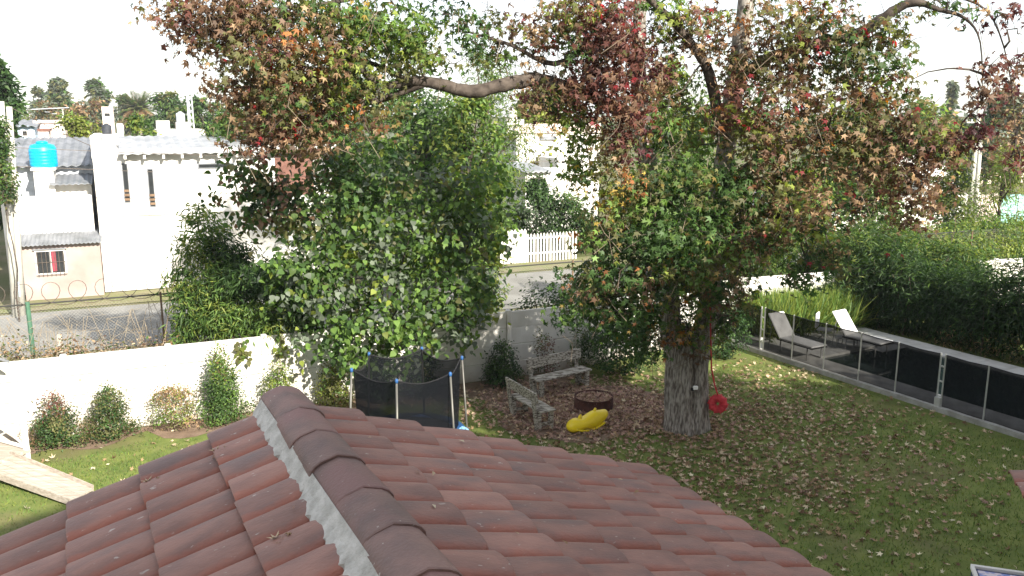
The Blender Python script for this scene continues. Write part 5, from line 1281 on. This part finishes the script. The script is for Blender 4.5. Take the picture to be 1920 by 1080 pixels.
bgtree('feathery_tree', 'tall feathery light green tree above the horizontal limb', 905, 105, 42, 190, D4, 22, .26, 26, bottom=.2, tmpl=LANCE)
bgtree('feathery_tree', 'loose dark leaved tree below the horizontal limb', 880, 190, 30, 130, D4, 16, .2, 26, bottom=.3)
bgtree('green_tree', 'leafy tree low behind the broadleaf tree at its right', 900, 330, 27, 80, D4, 14, .16, 30, bottom=.1)
bgtree('golden_tree', 'pale golden tree behind the gap house', 1030, 165, 55, 170, dict(tan=2, yg=3, ol=2), 16, .4, 22)
bgtree('green_tree', 'bright green tree behind the main stems', 1270, 130, 60, 200, D4, 22, .3, 28, bottom=.1)
bgtree('green_tree', 'green tree directly behind the big trunk', 1335, 330, 26.5, 200, D1, 18, .22, 26, bottom=.05)
bgtree('conifer_bush', 'dark pointed conifer bush above the picket fence', 1008, 338, 41.5, 140, dict(g=3, dg=3, gy=1), 22, .16, 34, shape=0, bottom=.1)
bgtree('conifer_bush', 'small dark conifer right of the pointed bush in the gap', 1080, 375, 41, 90, D1, 12, .16, 26, bottom=.1)
bgtree('dark_tree', 'tall dark tree at the extreme left edge', -6, 112, 42, 74, D2, 18, .3, 20, bottom=.15)
bgtree('dark_tree', 'dark rounded tree left behind the blue house', 20, 195, 60, 110, D1, 16, .4, 20)
bgtree('climber_pole', 'leafy climber hanging at the left edge over the poles', -8, 225, 27, 34, D1, 10, .12, 18, bottom=.62, trunk_r=.03)
bgtree('hazy_tree', 'tall irregular hazy tree on the far horizon left', 108, 146, 150, 46, D3, 15, .9, 16, bottom=.1)
bgtree('hazy_tree', 'umbrella shaped pine on the far horizon', 182, 152, 160, 50, D3, 12, .9, 14, bottom=.45)
bgtree('hazy_tree', 'greyish round tree between the two tall horizon trees', 75, 170, 170, 50, D3, 9, 1.0, 12)
bgtree('hazy_tree', 'low horizon tree left of the palm', 228, 186, 150, 60, D3, 9, .9, 14)
bgtree('hazy_tree', 'far olive tree right of the palm', 315, 182, 110, 90, D1, 12, .6, 18)
bgtree('hazy_tree', 'far green tree behind the mast foot', 380, 190, 90, 110, D1, 14, .5, 20)
bgtree('scrub_tree', 'bare brownish scrub tree in front of the horizon trees', 95, 195, 100, 110, D5, 14, .45, 12)
bgtree('scrub_tree', 'grey twiggy tree before the umbrella pine', 165, 192, 95, 90, D5, 14, .45, 12)
bgtree('citrus_bush', 'yellowish round bush behind the grey house roof', 145, 218, 44, 110, dict(yg=3, lg=1, ol=2), 14, .22, 24, bottom=.1)
bgtree('citrus_bush', 'round bright green bush under the palm', 264, 225, 40, 60, dict(lg=3, yg=2, g=1), 12, .2, 30, bottom=.1)
bgtree('bush', 'green bush right of the white rooftop room', 420, 205, 38, 120, D1, 16, .2, 28, bottom=.1)
bgtree('green_tree', 'yellow green round tree behind brown leaves at the right', 1755, 200, 70, 140, dict(lg=2, yg=3, tan=1, g=1), 16, .4, 20)
bgtree('hazy_tree', 'far pointed grey tree on the right horizon', 1787, 150, 140, 26, D3, 10, .8, 14, shape=0)
bgtree('dark_tree', 'dark flat topped tree right of the paired poles', 1865, 182, 75, 90, D2, 12, .5, 18)
bgtree('autumn_tree', 'brownish autumn tree at the far right edge', 1915, 170, 60, 100, D5, 14, .35, 16)
bgtree('willow_scrub', 'loose yellow green willow scrub right of the paired poles', 1885, 285, 38, 150, dict(yg=3, ol=2, lg=2), 16, .22, 26, tmpl=LANCE, bottom=.1)
bgtree('green_tree', 'green tree behind the right limb of the big tree', 1620, 190, 48, 240, D1, 20, .3, 24)
bgtree('green_tree', 'mixed green tree low behind the right of the big tree', 1480, 330, 31, 220, D4, 18, .2, 26, bottom=.05)
bgtree('green_tree', 'shaded green tree behind the red brown leaves', 1640, 330, 34, 200, dict(g=2, ol=2, lg=1), 16, .22, 24, bottom=.05)
bgtree('round_bush', 'yellow green bush left of the paired poles', 1790, 300, 40, 90, dict(yg=3, g=2, gy=1), 12, .2, 24, bottom=.1)
# distant wooded skyline as one mass
parts = []
for i in range(90):
    x = -190 + i * 4.3 + rng.normal() * 2; h = rng.uniform(5.5, 9.5) + 2 * math.sin(i * .7)
    parts.append(cluster((x, 190 + rng.normal() * 12, h * .5), (4.2, 4, h * .5), 14, 12, 1.2, D3, rng, shell=.5))
o = foliage('distant_woods', parts, 1.3, OVAL, None); tag(o, 'hazy wooded skyline on the horizon', 'woods')
# palm
Yp = 150; pc_ = at(258, 206, Yp); b = Vector((pc_.x, Yp, -.03))
t = thing('palm_tree', 'stout date palm with drooping fronds above the metal roof', 'palm tree', b)
m = MB(); m.tube(wander(b, pc_, 8, .05), [.6 - .02 * i for i in range(9)], 10); m.build('trunk', 'bark', t)
fr = MB(); PP, NN, TT, CC, SS = [], [], [], [], []
for i in range(64):
    a = i * 2.399; el = 1.45 - 2.0 * (i / 64); L_ = rng.uniform(3.6, 4.4); d = Vector((math.cos(a), math.sin(a), 0)); pts = []
    for j in range(9):
        u = j / 8; e = el - 1.15 * u * u; pts.append(pc_ + d * (L_ * (u * math.cos(el * .8))) + Vector((0, 0, L_ * (math.sin(el) * u - (.15 + .42 * i / 64) * u * u))))
    fr.tube(pts, [.07 - .007 * j for j in range(9)], 4, False)
    dead = i > 46
    for j in range(1, 9):
        tg = (pts[j] - pts[j - 1]).normalized(); sd = tg.cross(Vector((0, 0, 1))).normalized()
        for s in (-1, 1):
            for q in (0, .33, .66):
                PP.append(pts[j - 1].lerp(pts[j], q)); TT.append(sd * s * .8 + tg * .7 + Vector((0, 0, -.25))); NN.append(Vector((0, 0, 1)) + sd * s * -.4); SS.append(1.15 - .08 * j); CC.append(np.array(G['tan'] if dead else G['g' if rng.random() < .5 else 'ol']) * rng.uniform(1.3, 2.2))
fr.build('frond_ribs', 'twig', t)
ar = lambda L: np.array([tuple(x) for x in L])
stuff(obj('fronds', leaf_mesh('fronds', ar(PP), ar(NN), ar(TT), np.array(SS), np.array(CC), LANCE, LEAF), t))

# hedge over the wire fence and shrubs behind the wall on the right
hb = []
for i in range(10):
    px = 1700 + i * 34; s, z = hit(px, 402 + (30 - i * 6 if i < 5 else 0), FN + .6); c = W(s, FN + .6); hb.append(((c.x, c.y, z * .5), (.95, .9, z * .53), 1))
mass('ivy_hedge', 'bright yellow green leafy hedge above the white wall at the right', 'hedge', hb, dict(yg=3, lg=3, g=1), 260, .12, OVAL, subr=.16, droop=.7)
hb = []
for px, py, y in ((1420, 470, 28), (1470, 450, 29), (1560, 440, 29), (1620, 420, 30), (1680, 415, 30), (1400, 440, 29.5)):
    c = at(px, py, y); hb.append(((c.x, c.y, c.z * .55), (1.1, .8, c.z * .6), 1))
hb += [((*at(px, 470, y)[:2], z), (1.2, .8, z * 1.05), 1) for px, y, z in ((1390, 28.5, 1.4), (1450, 28, 1.3), (1520, 28.5, 1.5), (1590, 29, 1.6), (1660, 29.5, 1.6))]
mass('fence_bushes', 'mixed green bushes behind the wall right of the big trunk', 'bushes', hb, dict(lg=3, g=3, yg=1, gy=.6), 220, .13, LANCE)
hb = [((*W(13 + i * 1.0, 1.4)[:2], .95), (.8, .7, 1.15), 1) for i in range(4)]
mass('wall_bush', 'dark bush rising behind the grey wall above the rear bench', 'bush', hb, dict(dg=3, bl=2, g=1.5), 200, .10, OVAL)
c = gp(1855, 640); hb = [((*Q(3.2 + i, 5.2)[:2], .35), (.5, .3, .35), .4) for i in range(4)]
mass('hedge_weeds', 'low weeds between the pool coping and the dark hedge', 'weeds', hb, dict(g=2, ol=2, tan=1), 60, .09, LANCE, woody=False)
# unseen trees added right of and behind the camera to shade roof and lawn
def unseen_shade_tree(label, x, y, h, w, lobes=26, thin=1.0):
    b = Vector((x, y, -.03)); t = thing('unseen_shade_tree', label, 'tree', b, 'added shade trees out of view'); m = MB()
    m.tube(wander(b, (x, y, h * .8), 6, .1), [.28 - .035 * i for i in range(7)], 8); parts = []
    for i in range(lobes):
        a = rng.uniform(0, 2 * PI); u = rng.random(); z = h * (.38 + .6 * u); q = w / 2 * math.sqrt(max(.1, 1 - ((u - .4) / .65) ** 2)) * math.sqrt(rng.random())
        c = (x + math.cos(a) * q, y + math.sin(a) * q, z); parts.append(cluster(c, (w * .18, w * .18, h * .09), int(34 * thin), 14, .32, D1, rng)); m.tube([(x, y, z * .7), c], [.08, .03], 5, False)
    m.build('trunk', 'branch', t); foliage('crown', parts, .36, OVAL, t)
unseen_shade_tree('broad unseen tree added right of the house for shade', 10.0, 7.6, 8.6, 6.2, 44)
unseen_shade_tree('tall unseen tree added beside the house for shade', 19.8, -1.0, 13.0, 8.0, 50)
unseen_shade_tree('unseen tree added at the right garden edge for shade', 21.5, 8.5, 10.5, 8.5, 40)
unseen_shade_tree('low tree added past the right picture edge to shade the lawn', 15.5, 6.5, 9.8, 6.5, 34)

# ================================================================== LAWN GRASS AND FALLEN LEAVES
def in_lawn(P):
    rel = P[:, :2] - np.array(A0)[:2]; n = rel @ np.array(N)[:2]; f = (P[:, :2] - np.array(F0)[:2]) @ np.array(FR)[:2]
    return (n < -.25) & (f < -.15)
k = 230000
yy = 8.5 + 15.5 * rng.random(k) ** .9; xx = (rng.random(k) * 2 - 1) * (yy * .64 + .4)
P = np.stack([xx, yy, np.zeros(k)], 1)
pit = np.array(gp(1095, 765))
dp = np.hypot((xx - pit[0]) / 2.3, (yy - pit[1]) / 1.9)
nz = np.sin(xx * 1.1 + 2 * np.sin(yy * .7)) * .5 + np.sin(yy * 1.7 + xx * .6) * .5
keep = in_lawn(P) & (dp > .95 + .2 * rng.random(k)) & (rng.random(k) < .55 + .35 * nz)
rel = (P[:, :2] - np.array(A0)[:2]) @ np.array(N)[:2]; sv = (P[:, :2] - np.array(A0)[:2]) @ np.array(U)[:2]
keep &= (rel < -1.0 - .3 * np.sin(sv * 1.3) - np.where(sv > 3, .5, 0))
P = P[keep]; n_ = len(P)
C = pick(n_, dict(lg=4, g=2, yg=2.2, ol=1.2), rng) * rng.uniform(.9, 1.5, (n_, 1))
stuff(tag(obj('grass', leaf_mesh('grass', P, rng.normal(size=(n_, 3)) + np.array([0, -.6, .4]), rng.normal(size=(n_, 3)) * .45 + np.array([0, 0, 1.]), rng.uniform(.035, .08, n_), C, BLADE, GRASS)), 'short green lawn grass', 'grass'))
def leafpos(n, f):
    P = f(n); return P[in_lawn(P) | (np.hypot((P[:, 0] - pit[0]) / 3, (P[:, 1] - pit[1]) / 2.4) < 1)]
def scat_lawn(n):
    y = 9 + 13.5 * rng.random(n); x = (rng.random(n) * 2 - 1) * (y * .62); return np.stack([x, y, np.full(n, .03)], 1)
def scat_pit(n): return np.stack([pit[0] + rng.normal(size=n) * 1.25 - .1, pit[1] + rng.normal(size=n) * 1.05, np.full(n, .035)], 1)
def scat_tree(n): return np.stack([TB.x + 1.6 + rng.normal(size=n) * 1.9, TB.y + .6 + rng.normal(size=n) * 2.2, np.full(n, .03)], 1)
def scat_front(n): return np.stack([TB.x - .6 + rng.normal(size=n) * 2.1, TB.y - 3 + rng.normal(size=n) * 1.2, np.full(n, .03)], 1)
def scat_collar(n):
    a = rng.random(n) * 2 * PI; r_ = .5 + np.abs(rng.normal(size=n)) * .28; return np.stack([TB.x + np.cos(a) * r_, TB.y + np.sin(a) * r_, np.full(n, .04)], 1)
groups = [(leafpos(260, scat_collar), dict(tan=3, br=3, pink=2)), (leafpos(1900, scat_lawn), dict(pale=3, cr=2, tan=2.5, br=1)), (leafpos(5200, scat_pit), dict(pink=6, tan=2, br=1, rb=.4, pale=2.4)), (leafpos(3400, scat_tree), dict(tan=3, pale=2, br=3, pink=1)), (leafpos(1900, scat_front), dict(tan=3, pale=2.5, br=2.5, pink=1))]
P = np.concatenate([g_[0] for g_ in groups]); C = np.concatenate([pick(len(g_[0]), g_[1], rng) for g_ in groups]) * rng.uniform(.95, 1.6, (sum(len(g_[0]) for g_ in groups), 1))
# fewer on the sunny left lawn; none inside the trunk
kp = ~((P[:, 0] < -4) & (rng.random(len(P)) < .45)) & (np.hypot(P[:, 0] - TB.x, P[:, 1] - TB.y) > .55) & (np.hypot(P[:, 0] - 0, P[:, 1] - 5) > 4.5)
P, C = P[kp], C[kp]; n_ = len(P)
Nr = np.array([0, 0, 1.]) + rng.normal(size=(n_, 3)) * .38; Tp = rng.normal(size=(n_, 3)); S = rng.uniform(.075, .135, n_); P[:, 2] += rng.random(n_) * .02
rc = gp(1113, 766); inr = np.hypot(P[:, 0] - rc.x, P[:, 1] - rc.y) < .42; P[inr, 2] = .25 + rng.random(int(inr.sum())) * .02
order = np.argsort(P[:, 1]); near, far = order[:290], order[290:]
stuff(tag(obj('leaf_litter', leaf_mesh('leaf_litter', P[far], Nr[far], Tp[far], S[far], C[far], STAR, DRY, rng.uniform(-2.2, 2.2, len(far)))), 'fallen autumn leaves scattered over lawn and fire pit', 'fallen leaves'))
fall = [leaf_mesh('fallen_leaf', np.zeros((1, 3)), np.array([[0, 0, 1.]]), np.array([[0, 1., 0]]), np.ones(1), np.array([G[k]]), STAR, DRY, np.array([cu])) for k in ('pale', 'cr', 'tan', 'br', 'pale', 'tan') for cu in (1.2, -1.6)]
for j, i in enumerate(near):
    z = Vector(Nr[i]).normalized(); y = Vector(Tp[i]); y = (y - z * y.dot(z)).normalized(); x = y.cross(z); p = Vector(P[i]); s_ = S[i]
    o = bpy.data.objects.new('fallen_leaf', fall[int(rng.integers(len(fall)))]); COL.objects.link(o)
    o.matrix_basis = Matrix(((x.x * s_, y.x * s_, z.x * s_, p.x), (x.y * s_, y.y * s_, z.y * s_, p.y), (x.z * s_, y.z * s_, z.z * s_, p.z), (0, 0, 0, 1)))
    tag(o, 'dry fallen leaf lying on the nearest part of the lawn', 'leaf', 'fallen leaves on the near lawn')
# crumpled dry leaves caught between the tiles of the left slope
crum = leaf_mesh('crumpled_leaf', np.array([[0, 0, 0], [.35, .2, .05], [-.3, .3, .02], [.1, -.4, .03]]), np.array([[0, .2, 1], [.5, 0, 1], [-.4, .3, 1], [.2, -.5, 1.]]), np.array([[0, 1., 0], [1, .3, 0], [-1, .6, 0], [.3, -1, 0]]), np.array([.8, .7, .75, .6]), np.array([G['pink'], G['pale'], G['pink'], G['tan']]) * 1.15, STAR, DRY, np.array([2., -1.5, 1.6, 2.2]))
for px, py, lab in ((285, 903, 'crumpled grey pink leaf lying lowest left on the tiles'), (412, 845, 'crumpled leaf on the tiles just under the upper left roof edge'), (527, 1010, 'crumpled pink leaf lying low on the left slope by the mortar')):
    d, nn = slope(-1); ry = ray(px, py); o0 = RIDGE + nn * .075; tt = (o0 - Vector((0, 0, CAM_H))).dot(nn) / ry.dot(nn); p = Vector((0, 0, CAM_H)) + ry * tt
    o = bpy.data.objects.new('crumpled_leaf', crum); COL.objects.link(o); x = RD; y = d
    o.matrix_basis = Matrix(((x.x, y.x, nn.x, p.x), (x.y, y.y, nn.y, p.y), (x.z, y.z, nn.z, p.z), (0, 0, 0, 1))) @ Matrix.Scale(.085, 4); tag(o, lab, 'leaf', 'crumpled leaves on the left slope')
# dry leaves and bits on the roof tiles
bits = [leaf_mesh('roof_leaf', np.zeros((1, 3)), np.array([[0, 0, 1.]]), np.array([[0, 1., 0]]), np.ones(1), np.array([G[k]]), tm, DRY, np.array([1.])) for k, tm in (('pale', OVAL), ('cr', OVAL), ('pink', STAR), ('tan', OVAL))]
for i in range(46):
    side_ = 1 if i % 3 else -1; d, nn = slope(side_); a, b_ = rng.uniform(.2, 2.6), rng.uniform(.15, 4.0)
    ph = ((b_ - .105) / TW) % 1; b_ += (0 - ph if ph < .5 else 1 - ph) * TW * .55
    p = RIDGE + d * a - RD * b_ + nn * .084
    s_ = float(rng.uniform(.02, .045)); z = (nn + Vector(rng.normal(size=3)) * .2).normalized(); y = Vector(rng.normal(size=3)); y = (y - z * y.dot(z)).normalized(); x = y.cross(z)
    o = bpy.data.objects.new('roof_leaf', bits[int(rng.integers(4))]); COL.objects.link(o)
    o.matrix_basis = Matrix(((x.x * s_, y.x * s_, z.x * s_, p.x), (x.y * s_, y.y * s_, z.y * s_, p.y), (x.z * s_, y.z * s_, z.z * s_, p.z), (0, 0, 0, 1)))
    tag(o, 'tiny dry leaf bit lying on the red roof tiles', 'leaf', 'leaf bits on the roof')

# ================================================================== HAZE
m = MB(); m.box((0, 60, 24), (520, 420, 52)); hz = m.mesh('haze', 'white'); hz.materials.clear()
hm = bpy.data.materials.new('thin_haze'); hm.use_nodes = True; hm.node_tree.nodes.clear()
ho = hm.node_tree.nodes.new('ShaderNodeOutputMaterial'); hv = hm.node_tree.nodes.new('ShaderNodeVolumePrincipled')
hv.inputs['Color'].default_value = (.93, .95, 1, 1); hv.inputs['Density'].default_value = .0003
hm.node_tree.links.new(hv.outputs[0], ho.inputs['Volume']); hz.materials.append(hm)
tag(obj('haze', hz), 'thin pale haze filling the air', 'haze', None, 'stuff')
